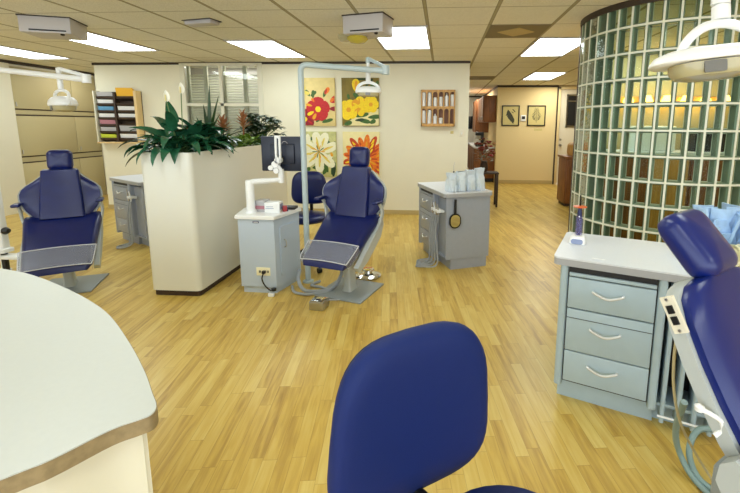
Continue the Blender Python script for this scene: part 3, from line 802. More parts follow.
# sword-leaved snake plant
t = thing('snake_plant', 'snake plant with tall upright sword leaves behind the peace lily', 'plant', (-2.27, 3.82, ZS), 0, 'plants in the cream planter')
b = MB()
for az, el, ln, wd, dr in ((1.2, 1.54, .64, .062, .0), (2.8, 1.50, .46, .05, .02), (.1, 1.33, .56, .062, .0), (.0, 1.15, .42, .05, .1), (1.5, 1.35, .4, .045, .1), (4.4, 1.3, .36, .045, .1), (.2, .75, .42, .05, .5), (5.6, 1.0, .34, .05, .3), (3.3, 1.1, .32, .045, .2)):
    leaf(b, (rnd.uniform(-.03, .03), rnd.uniform(-.03, .03), 0), az, el, ln, wd, dr, .5, 0, 7, .75)
b.build('foliage', 'leafo', t)
def bromeliad(x, y, hgt, label):
    t = thing('bromeliad', label, 'plant', (x, y, ZS), 0, 'plants in the cream planter')
    b = MB()
    for k in range(18): leaf(b, (0, 0, .01), k * 2.4, rnd.uniform(.55, 1.1), rnd.uniform(.2, .3), .04, rnd.uniform(.5, 1.2), .4)
    b.build('foliage', 'leafm', t)
    s = MB().tube([(0, 0, 0), (0, 0, hgt * .7)], .008, 7).build('flower_stalk', 'brom', t)
    b = MB()
    for k in range(22):
        z = hgt * (.50 + .32 * k / 22); leaf(b, (0, 0, z), k * 2.4, .55 + .8 * k / 22, .13 - .03 * k / 22, .034, .3, .5, 0, 5)
    b.build('bracts', 'brom', s)
    return t
bromeliad(-2.24, 4.06, .36, 'small rust-spiked bromeliad right of the snake plant')
bromeliad(-2.22, 4.45, .44, 'taller rust-spiked bromeliad rising over the lime leaves')
t = thing('pothos', 'low lime green pothos between the bromeliads along the planter rim', 'plant', (-2.2, 4.28, ZS), 0, 'plants in the cream planter')
b = MB()
for k in range(110):
    az = rnd.uniform(0, 2 * PI); leaf(b, (rnd.uniform(-.08, .1), rnd.uniform(-.32, .50), rnd.uniform(.0, .12)), az, rnd.uniform(.2, 1.2), rnd.uniform(.07, .13), rnd.uniform(.04, .065), rnd.uniform(.5, 1.4), .3, 0, 5)
b.build('foliage', 'leafy', t)
t = thing('umbrella_plant', 'bushy glossy dark green plant at the far end of the planter', 'plant', (-2.25, 4.93, ZS), 0, 'plants in the cream planter')
b = MB(); sb = MB()
for k in range(64):
    az = rnd.uniform(0, 2 * PI); el = rnd.uniform(.25, 1.4); r = rnd.uniform(.18, .36)
    q = V((math.cos(az) * math.cos(el) * r, math.sin(az) * math.cos(el) * r * 1.0, .03 + math.sin(el) * r * 1.05))
    sb.tube([(0, 0, 0), q * .55 + V((0, 0, .03)), q], .0035, 5)
    for j in range(6): leaf(b, q, az + j * 1.05, rnd.uniform(-.2, .6), rnd.uniform(.09, .13), .052, .6, .25, 0, 5)
b.build('foliage', 'leafo', t); sb.build('stems', 'stem', t)

# ------------------------------------------------------------------ drawer cabinets with hose bay
def pull(m, x, y, z, w=.135):
    m.tube(bez([(x - w / 2, y, z + .012), (x - w / 2 + .006, y - .016, z + .010), (x, y - .026, z - .008), (x + w / 2 - .006, y - .016, z + .010), (x + w / 2, y, z + .012)], 5), [.0062] * 21, 8)
def cabinet(label, loc, rz, D, color, bay, W=.47, BW=.28):
    t = thing('drawer_cabinet', label, 'cabinet', loc, rz, 'grey drawer cabinets')
    TW = W + BW
    b = MB(); b.span((.012, .03, 0), (W - .005, D - .02, .11)); b.span((W - .005, .06, 0), (TW - .01, D - .02, .11)); b.build('toe_kick', color, t, False)
    b = MB(); b.span((0, .0, .11), (W, D, .755), .002); b.span((TW - .018, .0, .11), (TW, D, .755), .002); b.span((W, D - .02, .11), (TW - .018, D, .755)); b.span((W, .0, .11), (TW - .018, D - .02, .125))
    b.build('carcass', color, t, False)
    for x in (-.002, W - .036): MB().loft([[V((px, py, z)) for px, py in rrect(.038, .05, .016, 4, x + .019, -.004)] for z in (.095, .755)]).build('corner_post', color, t)
    m = MB(); m.span((.038, -.012, .702), (W - .038, .004, .752)); m.build('tray_slot', 'dark', t, False)
    m = MB(); m.span((.042, -.024, .702), (W - .042, .002, .720), .003); m.build('pull_out_tray', color, t)
    m = MB(); m.span((.037, -.010, .115), (W - .037, .0, .70)); m.build('drawer_surround', 'cabd', t, False)
    for z0, z1 in ((.535, .696), (.302, .528), (.128, .296)):
        d = MB().span((.042, -.026, z0), (W - .042, -.002, z1), .003).build('drawer', color, t)
        m = MB(); pull(m, W / 2 - .01, -.026, (z0 + z1) / 2 + .012); m.build('handle', 'pull', d)
    MB().span((.043, -.0275, .480), (W - .043, -.0255, .483)).build('drawer_line', 'cabd', t, False)
    b = MB(); o = rrect(TW + .075, D + .05, .03, 5, TW / 2, D / 2 - .012)
    b.loft([[V((x, y, z)) for x, y in o] for z in (.755, .789)]); b.build('worktop_edge', 'ctre', t)
    b = MB(); o = rrect(TW + .077, D + .052, .031, 5, TW / 2, D / 2 - .012); b.loft([[V((x, y, z)) for x, y in o] for z in (.789, .797)]); b.build('worktop', 'ctr', t)
    if bay == 'fins':
        MB().span((W + .005, .17, .03), (TW - .02, .19, .74)).build('bay_back', 'black', t, False)
        for k in range(4):
            x = W + .03 + k * .064
            b = MB(); b.loft([[V((px, py, z)) for px, py in rrect(.02, .16, .008, 3, x, .06)] for z in (.035, .715)]); b.build('hose_fin', 'cab', t)
        b = MB(); b.tube([(W + .01, -.03, .075), (TW - .01, -.03, .075)], .005, 8); b.build('bottom_rail', 'white', t)
    else:
        MB().span((W + .002, .03, .12), (TW - .018, .045, .72)).build('bay_panel', color, t, False)
    return t, TW
# right cabinet
rc, TW = cabinet('pale grey-blue drawer cabinet with curved chrome pulls beside the glass block wall', (.625, 2.068, 0), math.radians(-23.2), .50, 'cab', 'fins')
# middle cabinet
mrz = -67.4
mc, _ = cabinet('grey drawer cabinet with blue bags on top and a hand mirror on its side', (-.24, 4.65, 0), math.radians(mrz), .485, 'cab2', 'panel')
lc, _ = cabinet('grey drawer cabinet half hidden behind the cream planter', (-4.09, 4.77, 0), math.radians(-29.7), .45, 'cab2', 'panel')
def hoses(c, TW0=.46, full=True, n=4):
    hd = MB(); hd.box((TW0 + .04 + .025 * n, -.012, .60), (.05 * n, .03, .025), .006)
    for k in range(n): hd.box((TW0 + .08 + k * .05, -.055, .605), (.018, .05, .03), .004)
    hd = hd.build('handpiece_holder', 'white', c)
    for k in range(n):
        x = TW0 + .08 + k * .05
        MB().tube([(x, -.06, .56), (x, -.062, .61), (x, -.075, .70 - .02 * (k % 2))], [.008, .009, .004], 10).build('handpiece', ['chrome', 'white', 'chrome', 'steel'][k % 4], hd)
        sw = .05 * k
        path = bez([(x, -.06, .56), (x - .01, -.085, .40), (x - .01 + .02 * k, -.09, .22), (x + .02 * k, -.10, .07), (x - .04 + .01 * k, -.16 - .02 * k, .016 + .009 * k), (x - .12, -.19 - .02 * k, .016), (x - .14, -.12, .02), (x - .06, -.045 - .01 * k, .05)], 8)
        MB().tube(path, .008, 8).build('hose', 'hose', c)
hoses(mc); hoses(lc, n=2)
hk = MB().cyl((.745, .085, .715), (.768, .085, .715), .008); hk.build('hook', 'white', mc)
MB().box((.742, .045, .49), (.012, .03, .045), .003).build('side_switch', 'black', mc)
# local -> world for things on the cabinets
def onto(c, x, y, z): 
    return (Matrix.Translation(c.location) @ Matrix.Rotation(c.rotation_euler[2], 4, 'Z')) @ V((x, y, z))
# hand mirror hanging on the hook
t = thing('hand_mirror', 'round black-handled hand mirror hanging on the side of the grey cabinet', 'mirror', onto(mc, .768, .085, .565), math.radians(mrz + 90))
b = MB(); b.loft([[V((x, y, z)) for x, z in rrect(.125, .15, .06, 6, 0, -.05)] for y in (-.012, .0)]); b.build('rim', 'black', t)
b = MB(); b.loft([[V((x, y, z)) for x, z in rrect(.10, .125, .048, 6, 0, -.05)] for y in (-.0135, -.0125)]); b.build('glass', 'mirror', t, False)
b = MB(); b.tube([(0, -.006, .02), (0, -.006, .13), (0, -.006, .165)], [.013, .012, .014], 10); b.build('handle', 'black', t)
# bags on the middle cabinet
def bag(c, x, y, z, w, d, h, label, seed, group, extra=0):
    r = random.Random(seed)
    p = onto(c, x, y, z); t = thing('supply_bag', label, 'bag', p, c.rotation_euler[2] + PI / 2 + r.uniform(-.1, .1), group)
    rings = []
    prof = ((0, .92, .9), (.02, 1, 1), (.35, 1, .95), (.6, .95, .85), (.72, .85, .5), (.82, .95, .35), (.95, 1.1, .45), (1.0, 1.05, .4))
    for k, (tt, sw, sd) in enumerate(prof):
        o = rrect(w * sw, d * sd, min(w, d) * .3 * sd, 5)
        ph = r.uniform(0, 6)
        rings.append([V((px * (1 + .07 * math.sin(5 * i + ph)), py * (1 + .16 * math.sin(3.1 * i + ph)), tt * h * (1 + (.06 * math.sin(1.7 * i + ph) if tt > .6 else 0)))) for i, (px, py) in enumerate(o)])
    MB().loft(rings).build('bag', 'bag', t)
    MB().loft([[V((px, py, zz)) for px, py in rrect(w * .7 * s, d * .7 * s, d * .25, 4)] for zz, s in ((.004, .9), (.01, 1), (h * .45, 1), (h * .5, .85))]).build('cotton_rolls', 'bagin', t)
    return t
for k, lab in enumerate(('clear bluish supply bag nearest the cabinet\'s left edge beside the drawers', 'second clear bluish supply bag from the left on the grey cabinet', 'third clear bluish supply bag from the left on the grey cabinet', 'tallest clear bluish supply bag at the right end of the row on the grey cabinet')):
    bag(mc, .66, .085 + k * .104, .797, .092, .12, .185 + (.035 if k == 3 else .01 * k), lab, 20 + k, 'blue supply bags on the grey cabinet')
t = thing('curing_wand', 'thin black-handled instrument standing at the back of the grey cabinet', 'instrument', onto(mc, .30, .26, .797), .3)
MB().lathe([(0, 0), (.03, 0), (.028, .02), (.012, .03), (0, .03)], n=14).build('stand', 'black', t)
MB().tube([(0, 0, .02), (.008, 0, .1), (.014, 0, .16)], [.009, .011, .008], 8).build('handle', 'black', t)
MB().tube([(.014, 0, .16), (.012, 0, .22), (.024, 0, .26)], [.004, .003, .002], 6).build('tip', 'steel', t)

# curing light on the right cabinet
t = thing('curing_light', 'white charger base with an upright navy curing light and orange shield', 'dental curing light', onto(rc, .045, .285, .797), math.radians(-23))
b = MB(); b.loft([[V((x, y, z)) for x, y in rrect(w_, d_, .02, 5)] for z, w_, d_ in ((0, .085, .10), (.004, .09, .105), (.03, .08, .09), (.04, .06, .07))]); b.build('charger_base', 'white', t)
b = MB(); b.loft([[V((x, -.0525 + (z - .016) * .35, z)) for x, z in rrect(.062, .026, .012, 5, 0, .017)], [V((x, -.048 + (z - .016) * .35, z)) for x, z in rrect(.062, .026, .012, 5, 0, .017)]]); b.build('display', 'lcd', t)
b = MB(); b.loft([[V((x, y + .02, z)) for x, y in rrect(w_, w_, w_ * .4, 4)] for z, w_ in ((.035, .04), (.15, .036))]); b.build('sleeve', 'sleeve', t)
MB().tube([(0, .02, .04), (0, .02, .1), (0, .02, .17), (0, .02, .205)], [.011, .013, .013, .009], 12).build('handpiece', 'navyp', t)
MB().box((0, .004, .15), (.008, .006, .008), .002).build('button', 'white', t)
b = MB(); b.lathe([(0, 0), (.036, -.003), (.037, .002), (0, .006)], (0, .02, .205), 20); b.build('shield', 'orange', t)
MB().tube([(0, .02, .20), (0, .02, .25), (.0, .005, .275)], [.005, .004, .003], 8).build('light_guide', 'black', t)
t = tag(MB().box((0, 0, .002), (.06, .012, .003), .001).build('paper_strip', 'white', None, loc=onto(rc, .17, .01, .798)), 'small white paper strip near the front edge of the worktop', 'strip'); t.rotation_euler[2] = math.radians(-23)
# bundle of blue tissues behind the near chair
def tissue_heap():
    t = thing('tissue_bundle', 'heap of pale blue plastic bags behind the near blue headrest', 'tissue bundle', onto(rc, .66, .26, .798), math.radians(-23))
    r = random.Random(5)
    for (mm, cnt, nm) in (('bagb', 46, 'blue_folds'), ('tissue', 10, 'cream_folds')):
        b = MB()
        for k in range(cnt):
            x = r.uniform(-.08, .22); y = r.uniform(-.08, .14); hh = r.uniform(.14, .27) if mm == 'bagb' else r.uniform(.08, .12)
            if mm == 'tissue': x = r.uniform(.02, .16); y = r.uniform(-.15, -.1)
            a = r.uniform(0, PI); w = r.uniform(.03, .06); lx, ly = r.uniform(-.05, .05), r.uniform(-.04, .04)
            rings = []
            for q in range(5):
                tt = q / 4; ww = w * (1 + .5 * math.sin(tt * 3 + k)); th = .006
                c = V((x + lx * tt, y + ly * tt, hh * tt)); u = V((math.cos(a + tt * .5), math.sin(a + tt * .5), 0)); v = V((-u.y, u.x, 0))
                rings.append([c - u * ww - v * th, c + v * .012 - v * th, c + u * ww - v * th, c + u * ww + v * th, c + v * .012 + v * th, c - u * ww + v * th])
            b.loft(rings)
        b.build(nm, mm, t, True, 60)
tissue_heap()

# ------------------------------------------------------------------ delivery cabinet in the centre
DF = [(-1.735, 3.265), (-1.407, 3.255), (-1.315, 3.62), (-1.40, 3.72), (-1.78, 3.72), (-1.80, 3.55)]
cx, cy = -1.57, 3.5
t = thing('delivery_cabinet', 'pale blue cabinet with a wall outlet and black cord on its front, beside the planter', 'cabinet', (cx, cy, 0))
loc = [(x - cx, y - cy) for x, y in DF]
sc = lambda k: [(x * k, y * k) for x, y in loc]
b = MB(); b.loft([[V((x, y, z)) for x, y in sc(.97)] for z in (.06, .66)]); dbody = b.build('body', 'cab3', t, False)
b = MB(); b.loft([[V((x, y, z)) for x, y in sc(.90)] for z in (0, .06)]); b.build('toe_kick', 'cab3', t, False)
b = MB(); b.loft([[V((x, y, z)) for x, y in sc(k)] for z, k in ((.66, 1.03), (.665, 1.06), (.69, 1.06), (.695, 1.04))]); b.build('worktop', 'white', t)
# door on the right side
p0, p1 = V((*sc(.97)[1], 0)), V((*sc(.97)[2], 0)); du = (p1 - p0).normalized(); dn = V((du.y, -du.x, 0))
def onside(u, z, o): return p0 + du * u + dn * o + V((0, 0, z))
b = MB(); o = rrect(.26, .44, .02, 4, .20, .36); b.loft([[onside(u, z, 0) for u, z in o], [onside(u, z, .008) for u, z in o]]); dd = b.build('door', 'cab3', t)
b = MB(); b.tube(bez([onside(.12, .46, .008), onside(.12, .45, .028), onside(.12, .40, .028), onside(.12, .39, .008)], 5), .005, 8); b.build('handle', 'steel', dd)
fy = sc(.97)[0][1] - .002
b = MB(); b.box((.045, fy - .002, .20), (.125, .010, .075), .003); op = b.build('outlet_plate', 'outlet', t)
for sx in (-.035, .035):
    for sz in (0,):
        b = MB(); b.box((.045 + sx, fy - .0075, .20 + sz), (.006, .003, .02)); b.box((.055 + sx, fy - .0075, .20 + sz), (.006, .003, .02)); b.build('outlet_slots', 'dark', op, False)
b = MB(); b.box((.055, fy - .02, .2), (.03, .03, .025), .005); b.tube(bez([(.055, fy - .03, .195), (.05, fy - .05, .15), (.07, fy - .045, .09), (.12, fy - .05, .05), (.145, fy - .04, .055)], 7), .006, 8); b.lathe([(0, 0), (.02, 0), (.022, .02), (0, .024)], (.145, fy - .04, .045), 12)
b.build('power_cord', 'black', t)
MB().box((.13, fy - .06, .016), (.05, .03, .028), .003).build('cord_tag', 'white', t)
MB().box((.0, fy - .001, .635), (.055, .006, .018), .001).build('nameplate', 'navyp', t, False)
b = MB(); b.box((.0, fy - .0045, .635), (.040, .002, .005)); b.build('nameplate_lettering', 'white', t, False)
# monitor on its articulated arm
t = thing('monitor', 'dark navy monitor seen from behind on a white jointed arm', 'monitor', (-1.655, 3.37, .695))
b = MB(); b.lathe([(0, 0), (.048, 0), (.046, .02), (.036, .03), (.036, .27), (.03, .285), (0, .285)], n=20); b.build('arm_post', 'white', t)
b = MB(); b.tube([(0, 0, .262), (.03, .01, .27), (.2, .1, .275), (.235, .115, .28)], [.026, .026, .022, .024], 12); b.cyl((.235, .115, .25), (.235, .115, .37), .026); b.build('arm_boom', 'white', t)
b = MB()
for p, rr in (((.20, .10, .415), .03), ((.165, .09, .385), .022), ((.225, .10, .45), .028), ((.21, .095, .36), .024)):
    b.cyl(V(p) + V((0, -.03, 0)), V(p) + V((0, .03, 0)), rr, n=16)
b.tube([(.235, .115, .36), (.21, .10, .41), (.225, .1, .46)], .018, 10); b.build('arm_knuckle', 'white', t)
b = MB(); b.span((.205, .07, .43), (.222, .095, .66), .005); b.span((.240, .07, .43), (.257, .095, .66), .005); b.span((.205, .07, .64), (.257, .095, .665), .006); b.build('tilt_bar', 'white', t)
b = MB(); b.box((.235, .195, .50), (.40, .03, .31), .008); b.box((.235, .172, .50), (.22, .03, .18), .012); b.cyl((.225, .1, .46), (.225, .18, .48), .02); b.build('screen_housing', 'navy', t)
b = MB(); b.box((.235, .2115, .50), (.375, .004, .285)); b.build('screen', 'black', t, False)
b = MB(); b.tube([(.255 + .026 * math.cos(a * PI / 10), .176, .585 + .026 * math.sin(a * PI / 10)) for a in range(21)], .0025, 6); b.box((.255, .177, .585), (.03, .003, .007)); b.build('logo_ring', 'boxg', t)
# things on the delivery cabinet
t = thing('glove_box', 'white cardboard box on the pale blue cabinet worktop', 'box', (-1.47, 3.42, .695), .08)
MB().box((0, 0, .045), (.13, .11, .09), .003).build('carton', 'white', t); b = MB(); b.box((-.02, -.0555, .055), (.06, .002, .004)); b.box((-.02, -.0555, .04), (.07, .002, .004)); b.box((.068 - .003, .0, .05), (.002, .08, .05)); b.build('printed_panel', 'lcd', t, False)
t = thing('glove_box', 'small grey and pink printed box next to the white arm post', 'box', (-1.585, 3.45, .695), -.05)
MB().box((0, 0, .05), (.09, .1, .1), .003).build('carton', 'greyp', t); b = MB(); b.box((0, -.0505, .04), (.085, .002, .03)); b.build('printed_panel', 'pink', t, False)
t = tag(MB().box((0, 0, .012), (.13, .09, .024), .006).build('remote_control', 'dark', None, loc=(-1.385, 3.56, .695)), 'dark flat remote at the right end of the pale blue cabinet worktop', 'remote control')
t = thing('tape_dispenser', 'small red and blue packet beside the white box', 'packet', (-1.385, 3.45, .695), .4)
MB().box((0, 0, .025), (.04, .05, .05), .006).build('packet', 'red', t); MB().box((.022, 0, .02), (.012, .045, .04), .004).build('band', 'navyp', t)

# ------------------------------------------------------------------ dental chairs
def dental_chair(label, loc, rz, lift=0.0, vin='vinyl', wings=True, cover=True, head=(.185, .185, -8), arms=True, sd=.035, lean=14, base_rz=0, hs=.545, drop=0.0, wk=1.0):
    t = thing('dental_chair', label, 'dental chair', loc, rz, 'blue dental chairs')
    dz = lift
    MB().box((0, 0, .007), (.45, .45, .014), .004, 2, Matrix.Rotation(base_rz, 4, 'Z')).build('base_plate', 'plate', t)
    b = MB(); b.loft([[V((x, y, z)) for x, y in rrect(w_, d_, .02, 4, 0, c_)] for z, w_, d_, c_ in ((.014, .09, .15, .0), (.05, .075, .12, .0), (.30 + dz, .07, .10, -.02), (.44 + dz, .11, .2, .0))]); b.build('column', 'shell', t)
    b = MB(); b.span((-.13, -.22, .30 + dz), (.13, .20, .36 + dz), .01); b.span((-.12, -.05, .36 + dz), (.12, .2, .52 + dz), .02); b.build('lift_mechanism', 'plate', t)
    # seat: one long pad
    st = [(-.425, .350, .18, .03), (-.415, .385, .20, .07), (-.385, .415, .212, .09), (-.30, .468, .222, .10), (-.18, .548, .232, .10), (-.05, .632, .246, .10), (.03, .675, .255, .09), (.085, .692, .256, .07), (.10, .69, .245, .03)]
    st = [(y, z - drop * (.10 - y) / .52, hw * (2 - wk), th) for y, z, hw, th in st]
    rings = []
    for i, (y, z, hw, th) in enumerate(st):
        a, c = st[max(i - 1, 0)], st[min(i + 1, len(st) - 1)]
        d = V((0, c[0] - a[0], c[1] - a[1])).normalized(); n = V((0, -d.z, d.y))
        if n.z < 0: n = -n
        pr = rrect(hw * 2, th, th * .45, 5)
        rings.append([V((u, y, z + dz)) + n * (v - th / 2) + n * (.012 * (1 - (u / hw) ** 2) if v > 0 else 0) for u, v in pr])
    MB().loft(rings).build('seat', vin, t)
    def seatpt(u, s, off):
        for i in range(len(st) - 1):
            if st[i][0] <= s <= st[i + 1][0]:
                k = (s - st[i][0]) / (st[i + 1][0] - st[i][0]); z = st[i][1] + k * (st[i + 1][1] - st[i][1]); hw = st[i][2] + k * (st[i + 1][2] - st[i][2]); break
        return V((u * hw, s, z + dz)) + V((0, -.5, .86)) * (off + .013 * (1 - u * u))
    if cover:
        b = MB(); us = [-1.04 + 2.08 * k / 12 for k in range(13)]; ss = (-.41, -.385, -.36, -.32, -.285, -.255)
        top = [[seatpt(u, s, .008) for u in us] for s in ss]
        G = [[b.bm.verts.new(p) for p in r] for r in top]
        for i in range(len(ss) - 1):
            for k in range(12): b.face([G[i][k], G[i][k + 1], G[i + 1][k + 1], G[i + 1][k]])
        for sgn in (0, 12):
            low = [b.bm.verts.new(top[i][sgn] + V((0, .02, -.06))) for i in range(len(ss))]
            for i in range(len(ss) - 1): b.face([G[i][sgn], G[i + 1][sgn], low[i + 1], low[i]])
        cv = b.build('foot_cover', 'clear', t)
        b = MB(); b.tube(top[0], .004, 6); b.tube(top[-1], .004, 6); b.tube([r[0] for r in top], .004, 6); b.tube([r[-1] for r in top], .004, 6); b.build('cover_edge', 'edge', cv)
    # backrest frame: s along the back, w towards the sitter
    la = math.radians(lean); by, bz = .09, .640 + dz; d = V((0, math.sin(la), math.cos(la))); n = V((0, -math.cos(la), math.sin(la)))
    F = lambda u, s, w: V((0, by, bz)) + V((u, 0, 0)) + d * s + n * w
    if wings:
        ed = [(0, .19), (.04, .215), (.10, .262), (.16, .288), (.21, .298), (.25, .298), (.29, .285), (.33, .25), (.365, .205), (.40, .165), (.43, .135), (.447, .11)]
        curl = lambda u: .9 * max(0, abs(u) - .13) ** 2 * 2.2
    else:
        ed = [(0, .20), (.05, .215), (.15, .225), (.25, .225), (.35, .215), (.42, .19), (.45, .15), (.462, .1)]
        curl = lambda u: .0
    ed = [(q * .97, e * wk) for q, e in ed]
    def board(m, grow, w0, w1, nn=16, edge=.6):
        rings = []
        for s, e in ed:
            e += grow; s2 = s * (1 + grow * .8) - grow * .3
            r = [F(-e + 2 * e * k / nn, s2, w1 + curl(-e + 2 * e * k / nn) - (w1 - w0) * edge * (abs(-1 + 2 * k / nn) ** 6)) for k in range(nn + 1)]
            r += [F(e - 2 * e * k / nn, s2, w0 + curl(e - 2 * e * k / nn)) for k in range(nn + 1)]
            rings.append(r)
        m.loft(rings)
    b = MB(); board(b, .014, -sd, .004, edge=.15); b.build('back_shell', 'shell', t, ang=55)
    b = MB(); board(b, 0, .0, .05); b.build('backrest', vin, t, ang=55)
    if wings:
        cp = [(0, .150, .05), (.015, .158, .085), (.1, .155, .085), (.2, .150, .08), (.3, .142, .08), (.4, .136, .08), (.455, .132, .078), (.472, .12, .05)]
        rings = []
        for s, hw, th in cp:
            rings.append([F(u, s * .97, max(.0, v + th / 2) + (.008 * (1 - (u / hw) ** 2) if v > 0 else 0)) for u, v in rrect(hw * 2, th, .022, 5)])
        MB().loft(rings).build('back_cushion', vin, t)
    # headrest
    hb = [V((0, 0, 0)), 0]
    tilt = math.radians(head[2]); hyaw = Matrix.Rotation(math.radians(head[3] if len(head) > 3 else 0), 3, 'Z')
    def HF(u, v, w):
        q = hyaw @ Matrix.Rotation(tilt, 3, 'X') @ V((u, w, v)); return V((0, by, bz)) + d * hs + V((q.x, 0, 0)) + V((0, q.y, q.z))
    b = MB(); b.pillow(rrect(head[0], head[1], .045, 6), .085, lambda u, v, w: HF(u, v, -w + .03), .02); b.build('headrest', vin, t, ang=60)
    b = MB(); b.span((-.03, 0, 0), (.03, .012, .16), .004)
    b = MB(); b.loft([[F(u, s, w) for u, w in rrect(.07, .012, .005, 3, 0, -.02)] for s in (.3, .6)]); b.build('headrest_post', 'steel', t)
    # armrests
    for sx in (-1, 1) if arms else ():
        pts = bez([(sx * .262, .075, .60 + dz), (sx * .280, .085, .70 + dz), (sx * .280, .070, .755 + dz), (sx * .280, .03, .80 + dz)], 6)
        rings = [[p + V((sx * v, u, 0)) for u, v in rrect(.045, .02, .008, 3)] for p in pts]
        a = MB().loft(rings).build('armrest_post', 'shell', t)
        MB().box((sx * .280, -.005, .816 + dz), (.055, .13, .026), .011, 3).build('arm_pad', vin, a)
    # side skirts
    for sx in (-1, 1):
        ol = [(-.33, .345), (-.18, .445), (-.05, .535), (.03, .59), (.07, .66), (.10, .67), (.13, .64), (.135, .59), (.08, .50), (-.03, .43), (-.16, .355), (-.30, .305)]
        MB().loft([[V((sx * w_, y, z + dz - drop * max(0, .10 - y) / .52)) for y, z in ol] for w_ in (.225, .268)]).build('side_skirt', 'shell', t)
    return t
dental_chair('navy dental chair with a clear foot cover in front of the flower canvases', (-.80, 3.395, 0), math.radians(-17), 0, 'vinyl')
dental_chair('navy dental chair in front of the tan wall cupboards', (-3.34, 3.29, 0), math.radians(35), -.045, 'vinyl', base_rz=math.radians(-11), drop=.055, wk=.93)
near = dental_chair('big bright blue dental chair cropped at the edge beside the glass block wall', (1.0, 1.0, 0), math.radians(35), -.02, 'vinyl2', False, False, (.205, .215, -42, 4), False, .042, 30, 0, .54)
def plate(u0, u1, v0, v1, x):   # patch on the grey side of the shell; u across, v up along the back
    la = math.radians(30); d = V((0, math.sin(la), math.cos(la))); n = V((0, -math.cos(la), math.sin(la))); o = V((0, .09, .635))
    return [o + d * v + n * u + V((x, 0, 0)) for u, v in ((u0, v0), (u1, v0), (u1, v1), (u0, v1))]
b = MB(); b.loft([plate(-.037, .0, .315, .415, -.226), plate(-.037, .0, .315, .415, -.236)]); sp = b.build('switch_plate', 'offw', near)
for v in (.35, .38):
    b = MB(); b.loft([plate(-.027, -.010, v - .011, v + .011, -.236), plate(-.027, -.010, v - .011, v + .011, -.241)]); b.build('rocker_switch', 'black', sp)
for v in (.322, .406):
    c = sum(plate(-.020, -.018, v, v + .002, -.236), V((0, 0, 0))) / 4
    MB().cyl(c, c + V((-.003, 0, 0)), .004, n=10).build('plate_screw', 'steel', sp)

# ------------------------------------------------------------------ operator stools
def stool(label, loc, rz, bw=.40, bh=.36, bz=.60, seat_z=.50, seat_off=.24, mat_='fabric', sx=0.0):
    t = thing('operator_stool', label, 'stool', loc, rz, 'blue operator stools')
    # local: backrest at y=0 facing -y, seat in front of it
    w, h = bw, bh
    ol = []
    for k in range(40):
        a = 2 * PI * k / 40; ca, sa = math.cos(a), math.sin(a)
        u = abs(ca) ** .55 * (1 if ca > 0 else -1) * w / 2; v = abs(sa) ** .55 * (1 if sa > 0 else -1) * h / 2
        u *= 1 - .17 * (.5 + v / h) ** 1.3
        ol.append((u, v))
    f = lambda u, v, q: V((u, -q - .20 * (v / h) * .18 + .5 * u * u * -1.0 + .02, bz + h / 2 + v))
    MB().pillow(ol, .07, f, .022).build('backrest', mat_, t, ang=70)
    b = MB(); b.pillow([(u * .93, v * .93) for u, v in ol], .02, lambda u, v, q: f(u, v, -q + .002), .012); b.build('back_cover', 'black', t)
    b = MB(); b.tube(bez([(0, .05, bz + h * .45), (0, .06, bz - .02), (0, .03, seat_z - .06), (sx, -seat_off, seat_z - .075)], 6), [.018] * 19, 10); b.build('back_bar', 'black', t)
    sp = [(0, 0), (.15, 0), (.2, .012), (.215, .035), (.213, .055), (.195, .074), (.13, .082), (0, .084)]
    MB().lathe(sp, (sx, -seat_off, seat_z - .084), 36).build('seat', mat_, t, ang=70)
    MB().lathe([(0, 0), (.03, 0), (.03, .12), (.024, .12), (.024, .27), (.07, .29), (.07, .31), (0, .31)], (sx, -seat_off, seat_z - .395), 18).build('gas_column', 'chrome', t)
    for k in range(5):
        a = k * 2 * PI / 5 + .3; c, s = math.cos(a), math.sin(a)
        l = MB().tube([(sx, -seat_off, seat_z - .37), (sx + c * .14, -seat_off + s * .14, .095), (sx + c * .26, -seat_off + s * .26, .072)], [.026, .022, .016], 10).build('base_leg', 'black', t)
        m = MB().cyl((sx + c * .26 - s * .018, -seat_off + s * .26 + c * .018, .027), (sx + c * .26 + s * .018, -seat_off + s * .26 - c * .018, .027), .027, n=16); m.cyl((sx + c * .26, -seat_off + s * .26, .03), (sx + c * .26, -seat_off + s * .26, .075), .008, n=8)
        m.build('caster', 'black', l)
    return t
stool('nearest blue fabric operator stool, its rounded backrest rising from the bottom edge', (-.082, 1.0, 0), math.radians(35), .505, .50, .437, .508, .33, 'fabric', .09)
stool('dark blue operator stool between the pale blue cabinet and the centre dental chair', (-1.41, 4.22, 0), math.radians(8), .40, .36, .61, .56, .24, 'vinyl')

